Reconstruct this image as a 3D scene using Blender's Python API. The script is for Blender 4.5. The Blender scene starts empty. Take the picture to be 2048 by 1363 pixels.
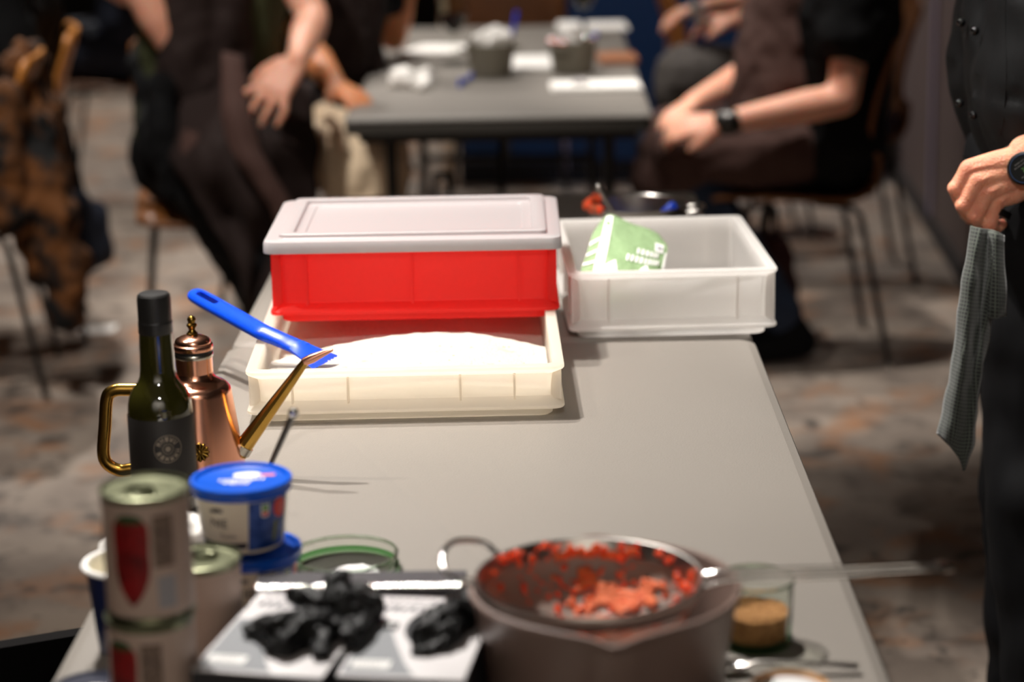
import bpy, bmesh, math, random
from mathutils import Vector, Matrix, Euler, noise
random.seed(7)
PI = math.pi
scene = bpy.context.scene
COL = scene.collection

# ------------------------------------------------------------------ camera, world, lamps, exposure
cam_data = bpy.data.cameras.new('camera')
cam = bpy.data.objects.new('camera', cam_data); COL.objects.link(cam)
cam_data.sensor_width = 36.0
cam_data.lens = 4400.0 / 2048.0 * 36.0
cam_data.clip_start = 0.05; cam_data.clip_end = 60
cam_data.dof.use_dof = True
cam_data.dof.focus_distance = 2.68
cam_data.dof.aperture_fstop = 2.8
cam.matrix_world = Matrix.Translation((0, 0, 1.519)) @ Matrix.Rotation(PI/2 - 0.2496, 4, 'X') @ Matrix.Rotation(-0.0184, 4, 'Z')
scene.camera = cam

world = bpy.data.worlds.new('room_air'); scene.world = world
world.use_nodes = True
world.node_tree.nodes['Background'].inputs[0].default_value = (0.5, 0.5, 0.6, 1)
world.node_tree.nodes['Background'].inputs[1].default_value = 0.02

vs = scene.view_settings
vs.view_transform = 'Standard'; vs.look = 'None'; vs.gamma = 1.0; vs.exposure = 0.0; vs.use_curve_mapping = False
scene.cycles.use_denoising = True
scene.cycles.max_bounces = 10
scene.cycles.transmission_bounces = 10
scene.cycles.transparent_max_bounces = 12
scene.cycles.sample_clamp_indirect = 6.0

WARM = (1.0, 0.90, 0.80); NEUT = (1.0, 0.955, 0.905); COOL = (0.80, 0.86, 1.0)
# ceiling spotlights out of view; those marked fill are added (housings further down)
LAMPS = [  # position, aim point, watts, cone degrees, colour
    ((-0.78, 2.95, 3.20), (-0.10, 2.46, 0.8), 370, 62, NEUT),
    ((-0.62, 3.45, 3.20), (-0.02, 2.72, 0.8), 265, 58, NEUT),
    ((-0.35, 6.60, 3.20), (-0.05, 6.30, 0.7), 205, 62, NEUT),
    ((0.52, 5.30, 3.20), (0.76, 5.62, 0.6), 290, 36, NEUT),
    ((-1.60, 7.20, 3.20), (-1.30, 6.60, 0.2), 340, 76, NEUT),
    ((-1.30, 3.90, 3.20), (-0.70, 5.30, 0.45), 260, 48, NEUT),
    ((0.53, 2.72, 3.20), (0.645, 2.94, 1.0), 170, 18, NEUT),
    ((0.35, 7.00, 3.20), (0.35, 8.50, 0.3), 80, 50, COOL),  # cool fill added to lift the blue counter front
    ((-1.50, 10.20, 3.20), (-1.70, 9.60, 0.0), 380, 80, NEUT),  # fill added to brighten the far left floor
    ((0.30, 8.60, 3.20), (1.50, 8.20, 0.9), 230, 80, NEUT),  # fill added to brighten the brown right wall
    ((0.10, -0.60, 3.20), (0.06, 3.00, 0.84), 260, 22, NEUT),  # fill added to brighten the crate fronts
    ((-1.45, 2.70, 3.20), (-1.15, 3.00, 0.0), 150, 66, WARM),  # fill added for the floor left of the near table
    ((1.30, 4.10, 3.20), (0.95, 4.10, 0.0), 75, 56, WARM),  # fill added for the floor on the right
    ((-0.90, -1.20, 3.20), (-0.90, -3.00, 2.8), 340, 95, NEUT),  # fill added behind the camera, bounced off the front wall
    ((0.90, -1.20, 3.20), (0.90, -3.00, 2.8), 340, 95, NEUT),  # its pair on the right, also added as fill
]
for i, (p, t, w, a, c) in enumerate(LAMPS):
    ld = bpy.data.lights.new('spotlight_bulb', 'SPOT')
    ld.energy = w; ld.color = c; ld.spot_size = math.radians(a); ld.spot_blend = 0.75; ld.shadow_soft_size = 0.045
    lo = bpy.data.objects.new('spotlight_bulb', ld); COL.objects.link(lo)
    lo.location = p
    lo.rotation_euler = (Vector(t) - Vector(p)).to_track_quat('-Z', 'Y').to_euler()

# ------------------------------------------------------------------ materials
def lin(c):
    return tuple((v/255/12.92 if v/255 <= .04045 else ((v/255+.055)/1.055)**2.4) for v in c) + (1.0,)

def mat(name, col, rough=.5, metal=0., spec=.5, trans=0., ior=1.45, sss=0., sss_r=(1, .4, .25), coat=0., var=None, bump=None, sheen=0.):
    """var=(scale, colour2, contrast, detail): noise blend to a second colour; bump=(scale, strength)"""
    m = bpy.data.materials.new(name); m.use_nodes = True
    nt = m.node_tree; b = nt.nodes['Principled BSDF']; L = nt.links
    b.inputs['Base Color'].default_value = lin(col)
    b.inputs['Roughness'].default_value = rough
    b.inputs['Metallic'].default_value = metal
    b.inputs['Specular IOR Level'].default_value = spec
    b.inputs['Transmission Weight'].default_value = trans
    b.inputs['IOR'].default_value = ior
    b.inputs['Coat Weight'].default_value = coat
    b.inputs['Sheen Weight'].default_value = sheen
    if sss:
        b.inputs['Subsurface Weight'].default_value = 1.0
        b.inputs['Subsurface Radius'].default_value = sss_r
        b.inputs['Subsurface Scale'].default_value = sss
    tc = nt.nodes.new('ShaderNodeTexCoord')
    if var:
        sc, c2, con, det = var
        n = nt.nodes.new('ShaderNodeTexNoise'); n.inputs['Scale'].default_value = sc; n.inputs['Detail'].default_value = det
        L.new(tc.outputs['Object'], n.inputs['Vector'])
        r = nt.nodes.new('ShaderNodeValToRGB')
        r.color_ramp.elements[0].position = .5 - con; r.color_ramp.elements[1].position = .5 + con
        r.color_ramp.elements[0].color = lin(col); r.color_ramp.elements[1].color = lin(c2)
        L.new(n.outputs['Fac'], r.inputs['Fac']); L.new(r.outputs['Color'], b.inputs['Base Color'])
    if bump:
        n2 = nt.nodes.new('ShaderNodeTexNoise'); n2.inputs['Scale'].default_value = bump[0]; n2.inputs['Detail'].default_value = 4
        L.new(tc.outputs['Object'], n2.inputs['Vector'])
        bp = nt.nodes.new('ShaderNodeBump'); bp.inputs['Strength'].default_value = bump[1]; bp.inputs['Distance'].default_value = .01
        L.new(n2.outputs['Fac'], bp.inputs['Height']); L.new(bp.outputs['Normal'], b.inputs['Normal'])
    return m

M = {}
M['table'] = mat('grey_laminate', (130, 124, 117), .5, spec=.4, bump=(420, .10), var=(1.6, (122, 116, 109), .3, 4))
M['table_edge'] = mat('grey_table_edge', (112, 108, 100), .55, bump=(300, .1))
M['edge_band'] = mat('dark_table_edge_band', (62, 59, 54), .55, bump=(300, .1))
M['dark_metal'] = mat('dark_powder_metal', (38, 37, 36), .45, metal=.3)
M['chrome'] = mat('polished_chrome', (205, 203, 200), .12, metal=1)
M['steel'] = mat('brushed_steel', (185, 180, 174), .28, metal=1)
M['dark_steel'] = mat('dark_steel', (70, 68, 66), .3, metal=1)
M['white_plastic'] = mat('white_plastic', (242, 236, 228), .38)
M['white_rim'] = mat('crate_white_plastic', (246, 243, 239), .4)
M['red_plastic'] = mat('red_plastic', (255, 80, 74), .38)
M['lid_plastic'] = mat('milky_lid_plastic', (180, 180, 180), .3)
M['flour'] = mat('flour', (246, 240, 228), .95, spec=.1, var=(38, (232, 206, 160), .36, 6), bump=(240, .6))
# flour: mostly white, only rare yellowish grains
for n in M['flour'].node_tree.nodes:
    if n.type == 'VALTORGB':
        n.color_ramp.elements[0].position = .62; n.color_ramp.elements[1].position = .78
M['dough'] = mat('raw_dough', (236, 224, 202), .6)
M['crumb'] = mat('dough_crumb', (236, 208, 158), .9)
M['blue_plastic'] = mat('blue_plastic', (12, 72, 205), .33, sss=.004, sss_r=(.2, .4, 1))
M['blue_lid'] = mat('blue_lid_plastic', (8, 84, 200), .3)
M['copper'] = mat('polished_copper', (248, 188, 158), .21, metal=1, var=(7, (232, 158, 126), .4, 5))
M['brass'] = mat('brass', (212, 170, 84), .22, metal=1, var=(30, (168, 128, 56), .4, 4))
M['old_brass'] = mat('aged_brass', (150, 118, 52), .3, metal=1, var=(60, (96, 70, 28), .35, 4))
M['tin'] = mat('tinned_rim', (190, 184, 172), .25, metal=1)
M['bead'] = mat('bright_tin_teeth', (235, 232, 226), .2, metal=1)
M['rubber'] = mat('black_rubber', (22, 21, 20), .5)
M['bottle_glass'] = mat('dark_green_bottle_glass', (40, 38, 10), .05, spec=.6, coat=1.0)
M['cap'] = mat('matte_black_cap', (26, 25, 24), .42)
M['label_black'] = mat('black_paper_label', (34, 31, 29), .55)
M['badge'] = mat('embossed_silver_print', (128, 118, 106), .4, metal=.5)
M['can_label'] = mat('can_paper_label', (200, 178, 164), .5, var=(14, (186, 162, 148), .3, 3))
M['can_metal'] = mat('gold_lacquered_tin', (122, 124, 98), .36, metal=.85)
M['tomato_print'] = mat('printed_red', (146, 12, 16), .5, var=(45, (92, 6, 8), .15, 2))
M['green_print'] = mat('printed_green', (44, 74, 40), .5)
M['brown_print'] = mat('printed_brown', (78, 60, 50), .5, var=(130, (112, 92, 78), .2, 2))
M['grey_print'] = mat('printed_grey', (160, 158, 162), .5)
M['tub_white'] = mat('cream_white_pot', (236, 228, 206), .35)
M['tub_blue'] = mat('blueberry_print', (14, 52, 118), .35, var=(85, (64, 96, 170), .12, 3))
M['leaf_print'] = mat('printed_leaf', (104, 112, 48), .4)
M['red_print'] = mat('printed_red_dot', (214, 44, 34), .4)
M['green_badge'] = mat('printed_green_badge', (112, 162, 84), .4)
M['navy_print'] = mat('printed_navy', (16, 20, 44), .4)
M['white_print'] = mat('printed_white', (238, 236, 232), .5)
M['pink_print'] = mat('printed_pink', (214, 120, 130), .5)
M['cup_blue'] = mat('navy_cup', (14, 34, 84), .4)
M['cream'] = mat('set_cream', (240, 224, 172), .4, sss=.01)
M['paper'] = mat('white_paper', (240, 236, 230), .75, bump=(30, .2))
M['glass'] = mat('clear_glass', (236, 246, 236), .02, trans=1, ior=1.46)
M['green_glass'] = mat('green_tinted_glass', (150, 214, 150), .03, trans=1, ior=1.48)
M['rim_glass'] = mat('thick_glass_rim', (226, 240, 226), .04, trans=1, ior=1.5)
M['salt'] = mat('white_salt', (248, 246, 244), .8, bump=(500, .5))
M['spice'] = mat('brown_spice', (188, 134, 84), .95, var=(240, (132, 90, 50), .2, 5), bump=(300, .7))
M['film_box'] = mat('film_box_card', (58, 54, 58), .5)
M['film_copper'] = mat('copper_coloured_card', (150, 108, 88), .5)
M['card_white'] = mat('glove_box_card', (204, 200, 200), .5)
M['card_grey'] = mat('glove_box_grey_print', (128, 130, 133), .5)
M['card_dark'] = mat('glove_box_dark_side', (46, 46, 50), .5)
M['nitrile'] = mat('black_nitrile', (15, 15, 15), .44, spec=.28, bump=(140, .4))
M['taupe'] = mat('taupe_enamel', (124, 103, 94), .42, coat=.15)
M['pulp'] = mat('tomato_pulp', (222, 66, 36), .2, sss=.004, sss_r=(1, .3, .1), coat=.4, var=(60, (236, 106, 50), .3, 3))
M['sauce'] = mat('tomato_sauce_film', (206, 84, 40), .5, spec=.35, var=(70, (226, 120, 70), .25, 4), bump=(260, .5))
M['green_bag'] = mat('green_printed_paper', (140, 166, 122), .5, bump=(40, .5))
M['wood_bowl'] = mat('kraft_rim', (196, 146, 92), .6)
M['bin'] = mat('black_bin_plastic', (22, 21, 21), .9, spec=.05)
M['bag_black'] = mat('black_bag', (14, 14, 14), .35, bump=(20, .4))
M['plywood'] = mat('bent_plywood', (204, 136, 62), .42, var=(9, (176, 108, 44), .35, 5))
M['walnut'] = mat('dark_plywood', (128, 78, 34), .45, var=(9, (100, 58, 24), .35, 5))
M['skin'] = mat('skin', (238, 184, 158), .48, sss=.006, sss_r=(1, .35, .2), var=(26, (226, 160, 132), .3, 4), bump=(160, .12))
M['skin_f'] = mat('ruddy_skin', (234, 172, 140), .44, sss=.004, sss_r=(1, .35, .2), var=(38, (216, 136, 110), .26, 5), bump=(330, .42))
M['tan_skin'] = mat('tanned_skin', (206, 132, 84), .48, sss=.008, sss_r=(1, .35, .2))
M['black_cloth'] = mat('black_cotton', (13, 13, 14), .85, spec=.2, bump=(60, .25))
M['chef_cloth'] = mat('black_twill', (9, 9, 10), .6, spec=.25, bump=(900, .25))
M['chef_trouser'] = mat('black_trouser_cloth', (9, 9, 11), .75, spec=.2, bump=(700, .2))
M['brown_cloth'] = mat('brown_apron_cotton', (74, 52, 46), .85, spec=.3, bump=(50, .25))
M['darkbrown_cloth'] = mat('dark_brown_apron_cotton', (38, 26, 23), .85, spec=.3, bump=(50, .25))
M['beige_cloth'] = mat('beige_cotton', (244, 218, 184), .85, bump=(22, .45))
M['grey_cloth'] = mat('dark_grey_cotton', (88, 82, 78), .85, bump=(30, .3))
M['olive_cloth'] = mat('olive_cotton', (58, 62, 34), .85, bump=(30, .3))
M['denim'] = mat('dark_denim', (34, 46, 66), .85, bump=(50, .3))
M['navy_cloth'] = mat('navy_cotton', (18, 24, 40), .85)
M['maroon'] = mat('maroon_corduroy', (62, 22, 18), .85, bump=(40, .3))
M['hair'] = mat('dark_hair', (46, 32, 24), .6, bump=(140, .6))
M['leopard'] = mat('leopard_print', (108, 64, 24), .85, var=(15, (8, 7, 6), .10, 5))
M['watch_black'] = mat('watch_black', (16, 16, 17), .3)
M['watch_face'] = mat('watch_glass', (8, 9, 9), .4, spec=.15)
M['watch_green'] = mat('watch_digit_green', (70, 120, 50), .4)
M['watch_grey'] = mat('watch_marks', (90, 86, 84), .4)
M['watch_blue'] = mat('watch_blue_ring', (20, 44, 78), .2, metal=.6)
M['button'] = mat('glossy_black_button', (12, 12, 13), .08)
M['wine'] = mat('red_wine', (34, 5, 12), .1)
M['pan_grey'] = mat('grey_stoneware', (112, 106, 92), .5)
M['board'] = mat('copper_brown_wood', (176, 118, 84), .5)
M['navy_panel'] = mat('dark_blue_panel', (16, 58, 104), .5)
M['navy_dark'] = mat('navy_panel_frame', (22, 26, 36), .5)
M['lilac_metal'] = mat('lilac_grey_metal', (172, 164, 190), .4, metal=.1)
M['ceiling'] = mat('black_ceiling', (176, 173, 168), .9)  # pale colour, raised so the ceiling bounces fill light
M['wall_brown'] = mat('brown_wall_panel', (118, 102, 98), .6, var=(3, (106, 92, 88), .3, 3))
M['wall_dark'] = mat('dark_wall', (52, 47, 46), .8)
M['wall_light'] = mat('light_kitchen_wall', (205, 198, 190), .6)
M['lamp_glow'] = mat('lamp_housing', (20, 20, 20), .5)

def grid_material(name, c_dark, c_light, pitch, line, rough=.85):
    """woven waffle check: light threads crossing on a dark ground, in object space"""
    m = mat(name, c_dark, rough, sheen=.2); nt = m.node_tree; b = nt.nodes['Principled BSDF']; L = nt.links
    tc = nt.nodes.new('ShaderNodeTexCoord'); sx = nt.nodes.new('ShaderNodeSeparateXYZ'); L.new(tc.outputs['UV'], sx.inputs[0])
    outs = []
    for k in (0, 1):
        a = nt.nodes.new('ShaderNodeMath'); a.operation = 'MULTIPLY'; a.inputs[1].default_value = 1/pitch; L.new(sx.outputs[k], a.inputs[0])
        f = nt.nodes.new('ShaderNodeMath'); f.operation = 'FRACT'; L.new(a.outputs[0], f.inputs[0])
        g = nt.nodes.new('ShaderNodeMath'); g.operation = 'LESS_THAN'; g.inputs[1].default_value = line; L.new(f.outputs[0], g.inputs[0])
        outs.append(g)
    mx = nt.nodes.new('ShaderNodeMath'); mx.operation = 'MAXIMUM'; L.new(outs[0].outputs[0], mx.inputs[0]); L.new(outs[1].outputs[0], mx.inputs[1])
    mc = nt.nodes.new('ShaderNodeMix'); mc.data_type = 'RGBA'
    mc.inputs[6].default_value = lin(c_dark); mc.inputs[7].default_value = lin(c_light)
    L.new(mx.outputs[0], mc.inputs[0]); L.new(mc.outputs[2], b.inputs['Base Color'])
    return m
M['towel'] = grid_material('checked_towel', (24, 26, 24), (70, 75, 67), .0052, .26)

def floor_material():
    m = mat('mottled_vinyl_floor', (150, 136, 124), .55, spec=.35, bump=(40, .1)); nt = m.node_tree; b = nt.nodes['Principled BSDF']; L = nt.links
    tc = nt.nodes.new('ShaderNodeTexCoord')
    def nz(sc, det, lo, hi, dist=0.):
        n = nt.nodes.new('ShaderNodeTexNoise'); n.inputs['Scale'].default_value = sc; n.inputs['Detail'].default_value = det; n.inputs['Distortion'].default_value = dist
        L.new(tc.outputs['Object'], n.inputs['Vector'])
        r = nt.nodes.new('ShaderNodeMapRange'); r.inputs[1].default_value = lo; r.inputs[2].default_value = hi
        L.new(n.outputs['Fac'], r.inputs[0]); return r
    def mix(a, c, f):
        x = nt.nodes.new('ShaderNodeMix'); x.data_type = 'RGBA'
        if a is None: x.inputs[6].default_value = lin((158, 144, 131))
        else: L.new(a.outputs[2], x.inputs[6])
        x.inputs[7].default_value = lin(c); L.new(f.outputs[0], x.inputs[0]); return x
    x = mix(None, (128, 115, 105), nz(3.3, 6, .40, .64, .6))
    x = mix(x, (158, 116, 86), nz(5.5, 5, .52, .68, .4))
    x = mix(x, (84, 76, 70), nz(9.5, 6, .53, .68, .8))
    x = mix(x, (70, 64, 60), nz(26, 4, .60, .76, .2))
    L.new(x.outputs[2], b.inputs['Base Color'])
    return m
M['floor'] = floor_material()

def let_light_through(key, fac, col):
    """thin plastic or paper: part of the light passes and spreads"""
    nt = M[key].node_tree; L = nt.links; out = nt.nodes['Material Output']; b = nt.nodes['Principled BSDF']
    t = nt.nodes.new('ShaderNodeBsdfTranslucent'); t.inputs[0].default_value = lin(col)
    x = nt.nodes.new('ShaderNodeMixShader'); x.inputs[0].default_value = fac
    L.new(b.outputs[0], x.inputs[1]); L.new(t.outputs[0], x.inputs[2]); L.new(x.outputs[0], out.inputs[0])
let_light_through('red_plastic', .72, (255, 92, 84))
let_light_through('white_plastic', .7, (255, 250, 240))
let_light_through('flour', .45, (255, 250, 240))
let_light_through('white_rim', .66, (252, 250, 248))
let_light_through('lid_plastic', .30, (238, 242, 244))

def thin_glass(key, col, rough=.02):
    nt = M[key].node_tree; L = nt.links; out = nt.nodes['Material Output']
    tr = nt.nodes.new('ShaderNodeBsdfTransparent'); tr.inputs[0].default_value = lin(col)
    gl = nt.nodes.new('ShaderNodeBsdfGlossy'); gl.inputs['Roughness'].default_value = rough
    fr = nt.nodes.new('ShaderNodeLayerWeight'); fr.inputs[0].default_value = .06
    x = nt.nodes.new('ShaderNodeMixShader'); L.new(fr.outputs['Fresnel'], x.inputs[0])
    L.new(tr.outputs[0], x.inputs[1]); L.new(gl.outputs[0], x.inputs[2]); L.new(x.outputs[0], out.inputs[0])
thin_glass('glass', (248, 250, 247)); thin_glass('green_glass', (172, 214, 172))

def sieve_material():
    m = mat('steel_mesh', (150, 132, 120), .62, metal=.2); nt = m.node_tree; b = nt.nodes['Principled BSDF']; L = nt.links
    tc = nt.nodes.new('ShaderNodeTexCoord')
    # woven wire: holes by UV grid; orange juice dried into part of the mesh by noise
    sx = nt.nodes.new('ShaderNodeSeparateXYZ'); L.new(tc.outputs['UV'], sx.inputs[0])
    gs = []
    for k in (0, 1):
        a = nt.nodes.new('ShaderNodeMath'); a.operation = 'MULTIPLY'; a.inputs[1].default_value = 1/.0018; L.new(sx.outputs[k], a.inputs[0])
        f = nt.nodes.new('ShaderNodeMath'); f.operation = 'FRACT'; L.new(a.outputs[0], f.inputs[0])
        g = nt.nodes.new('ShaderNodeMath'); g.operation = 'GREATER_THAN'; g.inputs[1].default_value = .60; L.new(f.outputs[0], g.inputs[0])
        gs.append(g)
    h = nt.nodes.new('ShaderNodeMath'); h.operation = 'MULTIPLY'; L.new(gs[0].outputs[0], h.inputs[0]); L.new(gs[1].outputs[0], h.inputs[1])
    n = nt.nodes.new('ShaderNodeTexNoise'); n.inputs['Scale'].default_value = 17; n.inputs['Detail'].default_value = 5; L.new(tc.outputs['Object'], n.inputs['Vector'])
    r = nt.nodes.new('ShaderNodeMapRange'); r.inputs[1].default_value = .50; r.inputs[2].default_value = .68
    vl = nt.nodes.new('ShaderNodeVectorMath'); vl.operation = 'LENGTH'; L.new(tc.outputs['UV'], vl.inputs[0])
    dm = nt.nodes.new('ShaderNodeMapRange'); dm.inputs[1].default_value = .03; dm.inputs[2].default_value = .085; dm.inputs[3].default_value = .12; dm.inputs[4].default_value = -.04
    L.new(vl.outputs['Value'], dm.inputs[0])
    ad = nt.nodes.new('ShaderNodeMath'); ad.operation = 'ADD'; L.new(n.outputs['Fac'], ad.inputs[0]); L.new(dm.outputs[0], ad.inputs[1]); L.new(ad.outputs[0], r.inputs[0])
    mc = nt.nodes.new('ShaderNodeMix'); mc.data_type = 'RGBA'; mc.inputs[6].default_value = lin((150, 134, 124)); mc.inputs[7].default_value = lin((212, 104, 54))
    L.new(r.outputs[0], mc.inputs[0]); L.new(mc.outputs[2], b.inputs['Base Color'])
    inv = nt.nodes.new('ShaderNodeMath'); inv.operation = 'SUBTRACT'; inv.inputs[0].default_value = .2; L.new(r.outputs[0], inv.inputs[1]); inv.use_clamp = True
    L.new(inv.outputs[0], b.inputs['Metallic'])
    # juice closes the holes
    om = nt.nodes.new('ShaderNodeMath'); om.operation = 'SUBTRACT'; om.inputs[0].default_value = 1.0; L.new(r.outputs[0], om.inputs[1])
    ho = nt.nodes.new('ShaderNodeMath'); ho.operation = 'MULTIPLY'; L.new(h.outputs[0], ho.inputs[0]); L.new(om.outputs[0], ho.inputs[1])
    al = nt.nodes.new('ShaderNodeMath'); al.operation = 'SUBTRACT'; al.inputs[0].default_value = 1.0; L.new(ho.outputs[0], al.inputs[1])
    L.new(al.outputs[0], b.inputs['Alpha'])
    return m
M['sieve_mesh'] = sieve_material()

# ------------------------------------------------------------------ object helpers
def finish(me, smooth=True, ang=38):
    if smooth:
        me.shade_smooth(); me.set_sharp_from_angle(angle=math.radians(ang))

def link(name, me, m, parent=None):
    o = bpy.data.objects.new(name, me); COL.objects.link(o)
    if m is not None: me.materials.append(M[m] if isinstance(m, str) else m)
    if parent is not None: o.parent = parent
    return o

def obj(name, bm, m, parent=None, smooth=True, ang=38, loc=None, rot=None):
    bmesh.ops.recalc_face_normals(bm, faces=bm.faces)
    me = bpy.data.meshes.new(name); bm.to_mesh(me); bm.free(); finish(me, smooth, ang)
    o = link(name, me, m, parent)
    if loc is not None: o.location = loc
    if rot is not None: o.rotation_euler = rot
    return o

def tag(o, label=None, cat=None, group=None, kind=None):
    if label: o['label'] = label
    if cat: o['category'] = cat
    if group: o['group'] = group
    if kind: o['kind'] = kind
    return o

def thing(name, label, cat, loc=(0, 0, 0), rz=0., group=None):
    o = bpy.data.objects.new(name, None); COL.objects.link(o); o.empty_display_size = .05
    o.location = loc; o.rotation_euler = (0, 0, rz)
    return tag(o, label, cat, group)

def wobj(name, bm, m, root, smooth=True, ang=38):
    """child whose mesh was built in world coordinates, under a root that is only moved and turned about z"""
    inv = (Matrix.Translation(root.location) @ root.rotation_euler.to_matrix().to_4x4()).inverted()
    bmesh.ops.transform(bm, matrix=inv, verts=bm.verts)
    return obj(name, bm, m, root, smooth, ang)

def dup(root, loc, rz=None, label=None, group=None):
    r = root.copy(); COL.objects.link(r); r.location = loc
    if rz is not None: r.rotation_euler = (0, 0, rz)
    if label: r['label'] = label
    if group: r['group'] = group
    for ch in list(root.children):
        c = ch.copy(); COL.objects.link(c); c.parent = r
        for g in list(ch.children):
            d = g.copy(); COL.objects.link(d); d.parent = c
    return r

def B(): return bmesh.new()

def add_box(bm, c, s, rot=None, bevel=0., seg=2):
    mx = Matrix.Translation(c) @ (rot.to_matrix().to_4x4() if rot is not None else Matrix.Identity(4)) @ Matrix.Diagonal((s[0], s[1], s[2], 1))
    r = bmesh.ops.create_cube(bm, size=1, matrix=mx)
    if bevel:
        es = list({e for v in r['verts'] for e in v.link_edges})
        bmesh.ops.bevel(bm, geom=es, offset=bevel, segments=seg, affect='EDGES', profile=.5)
    return bm

def add_rings(bm, rings, closed_ring=True, cap0=False, cap1=False):
    vr = [[bm.verts.new(p) for p in ring] for ring in rings]
    n = len(vr[0])
    for a, b in zip(vr, vr[1:]):
        for i in range(n if closed_ring else n-1):
            j = (i+1) % n
            try: bm.faces.new((a[i], a[j], b[j], b[i]))
            except ValueError: pass
    if cap0: bm.faces.new(vr[0][::-1])
    if cap1: bm.faces.new(vr[-1])
    return vr

def add_lathe(bm, prof, seg=40, c=(0, 0, 0), cap0=True, cap1=True):
    rings = [[(c[0]+r*math.cos(2*PI*i/seg), c[1]+r*math.sin(2*PI*i/seg), c[2]+z) for i in range(seg)] for r, z in prof]
    add_rings(bm, rings, True, cap0 and prof[0][0] > 1e-6, cap1 and prof[-1][0] > 1e-6)
    bmesh.ops.remove_doubles(bm, verts=bm.verts, dist=1e-7)
    return bm

def rr(hw, hd, r, z, n=6):
    pts = []
    for cx, cy, a0 in ((hw-r, hd-r, 0), (-hw+r, hd-r, PI/2), (-hw+r, -hd+r, PI), (hw-r, -hd+r, 1.5*PI)):
        for k in range(n+1):
            a = a0 + PI/2*k/n
            pts.append((cx+r*math.cos(a), cy+r*math.sin(a), z))
    return pts

def add_loft(bm, secs, n=6, cap0=True, cap1=True):
    return add_rings(bm, [rr(hw, hd, r, z, n) for hw, hd, z, r in secs], True, cap0, cap1)

def frames(pts, closed=False):
    T = []
    n = len(pts)
    for i in range(n):
        a = pts[(i-1) % n] if (closed or i > 0) else pts[i]; b = pts[(i+1) % n] if (closed or i < n-1) else pts[i]
        T.append((b-a).normalized())
    ref = Vector((0, 0, 1)) if abs(T[0].z) < .9 else Vector((1, 0, 0))
    out = []; N = (ref - ref.dot(T[0])*T[0]).normalized()
    for t in T:
        N = (N - N.dot(t)*t).normalized()
        out.append((t, N, t.cross(N)))
    return out

def smooth_path(pts, sub=6, closed=False):
    """Catmull-Rom through the points (each may carry extra numbers, e.g. a radius)"""
    P = [Vector(p) if len(p) <= 4 else p for p in pts]
    n = len(P); out = []
    rng = range(n) if closed else range(n-1)
    for i in rng:
        p1, p2 = P[i], P[(i+1) % n]
        p0 = P[(i-1) % n] if (closed or i > 0) else p1*2-p2
        p3 = P[(i+2) % n] if (closed or i < n-2) else p2*2-p1
        for k in range(sub):
            t = k/sub
            out.append(.5*((2*p1)+(-p0+p2)*t+(2*p0-5*p1+4*p2-p3)*t*t+(-p0+3*p1-3*p2+p3)*t**3))
    if not closed: out.append(P[-1])
    return out

def add_tube(bm, pts, r, seg=10, closed=False, flat=1.0, up=None, cap=True):
    """r: number or list; flat: ratio of the second half-axis (strap); up: direction of the first half-axis"""
    pts = [Vector(p) for p in pts]
    fr = frames(pts, closed)
    rings = []
    for i, (p, (t, N, Bn)) in enumerate(zip(pts, fr)):
        if up is not None:
            u = Vector(up); N = (u-u.dot(t)*t).normalized(); Bn = t.cross(N)
        ri = r[i] if isinstance(r, (list, tuple)) else r
        rings.append([p + N*ri*math.cos(2*PI*k/seg) + Bn*ri*flat*math.sin(2*PI*k/seg) for k in range(seg)])
    if closed: rings.append(rings[0])
    add_rings(bm, rings, True, cap and not closed, cap and not closed)
    if closed: bmesh.ops.remove_doubles(bm, verts=bm.verts, dist=1e-6)
    return bm

def add_capsule(bm, a, b, ra, rb, sub=2):
    a, b = Vector(a), Vector(b)
    for p, r in ((a, ra), (b, rb)):
        bmesh.ops.create_icosphere(bm, subdivisions=sub, radius=r, matrix=Matrix.Translation(p))
    d = b-a
    if d.length > 1e-5:
        q = d.to_track_quat('Z', 'Y').to_matrix().to_4x4()
        bmesh.ops.create_cone(bm, cap_ends=True, segments=16, radius1=ra, radius2=rb, depth=d.length, matrix=Matrix.Translation((a+b)/2) @ q)

def chains_bm(chains, sub=2):
    bm = B()
    for ch in chains:
        if len(ch) == 1: add_capsule(bm, ch[0][:3], ch[0][:3], ch[0][3], ch[0][3], sub)
        for p, q in zip(ch, ch[1:]): add_capsule(bm, p[:3], q[:3], p[3], q[3], sub)
    return bm

def flesh(chains, voxel, smooth=5, wob=None, sub=2):
    """one continuous skin over overlapping tapered limbs; wob=(scale, amplitude) adds folds. Returns a bmesh (world coordinates)."""
    bm = chains_bm(chains, sub)
    me = bpy.data.meshes.new('tmp'); bm.to_mesh(me); bm.free()
    o = bpy.data.objects.new('tmp', me); COL.objects.link(o)
    md = o.modifiers.new('r', 'REMESH'); md.mode = 'VOXEL'; md.voxel_size = voxel
    if smooth:
        sm = o.modifiers.new('s', 'SMOOTH'); sm.factor = .5; sm.iterations = smooth
    dg = bpy.context.evaluated_depsgraph_get()
    me2 = bpy.data.meshes.new_from_object(o.evaluated_get(dg))
    bpy.data.objects.remove(o); bpy.data.meshes.remove(me)
    out = B(); out.from_mesh(me2); bpy.data.meshes.remove(me2)
    if wob:
        out.normal_update()
        for v in out.verts:
            n = noise.noise(v.co*wob[0]) + .5*noise.noise(v.co*wob[0]*2.1+Vector((5, 3, 1)))
            v.co += v.normal*n*wob[1]
    return out

def add_sheet(bm, rows, uvscale=True):
    vr = [[bm.verts.new(p) for p in r] for r in rows]
    for a, b in zip(vr, vr[1:]):
        for i in range(len(a)-1): bm.faces.new((a[i], a[i+1], b[i+1], b[i]))
    return bm

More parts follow.
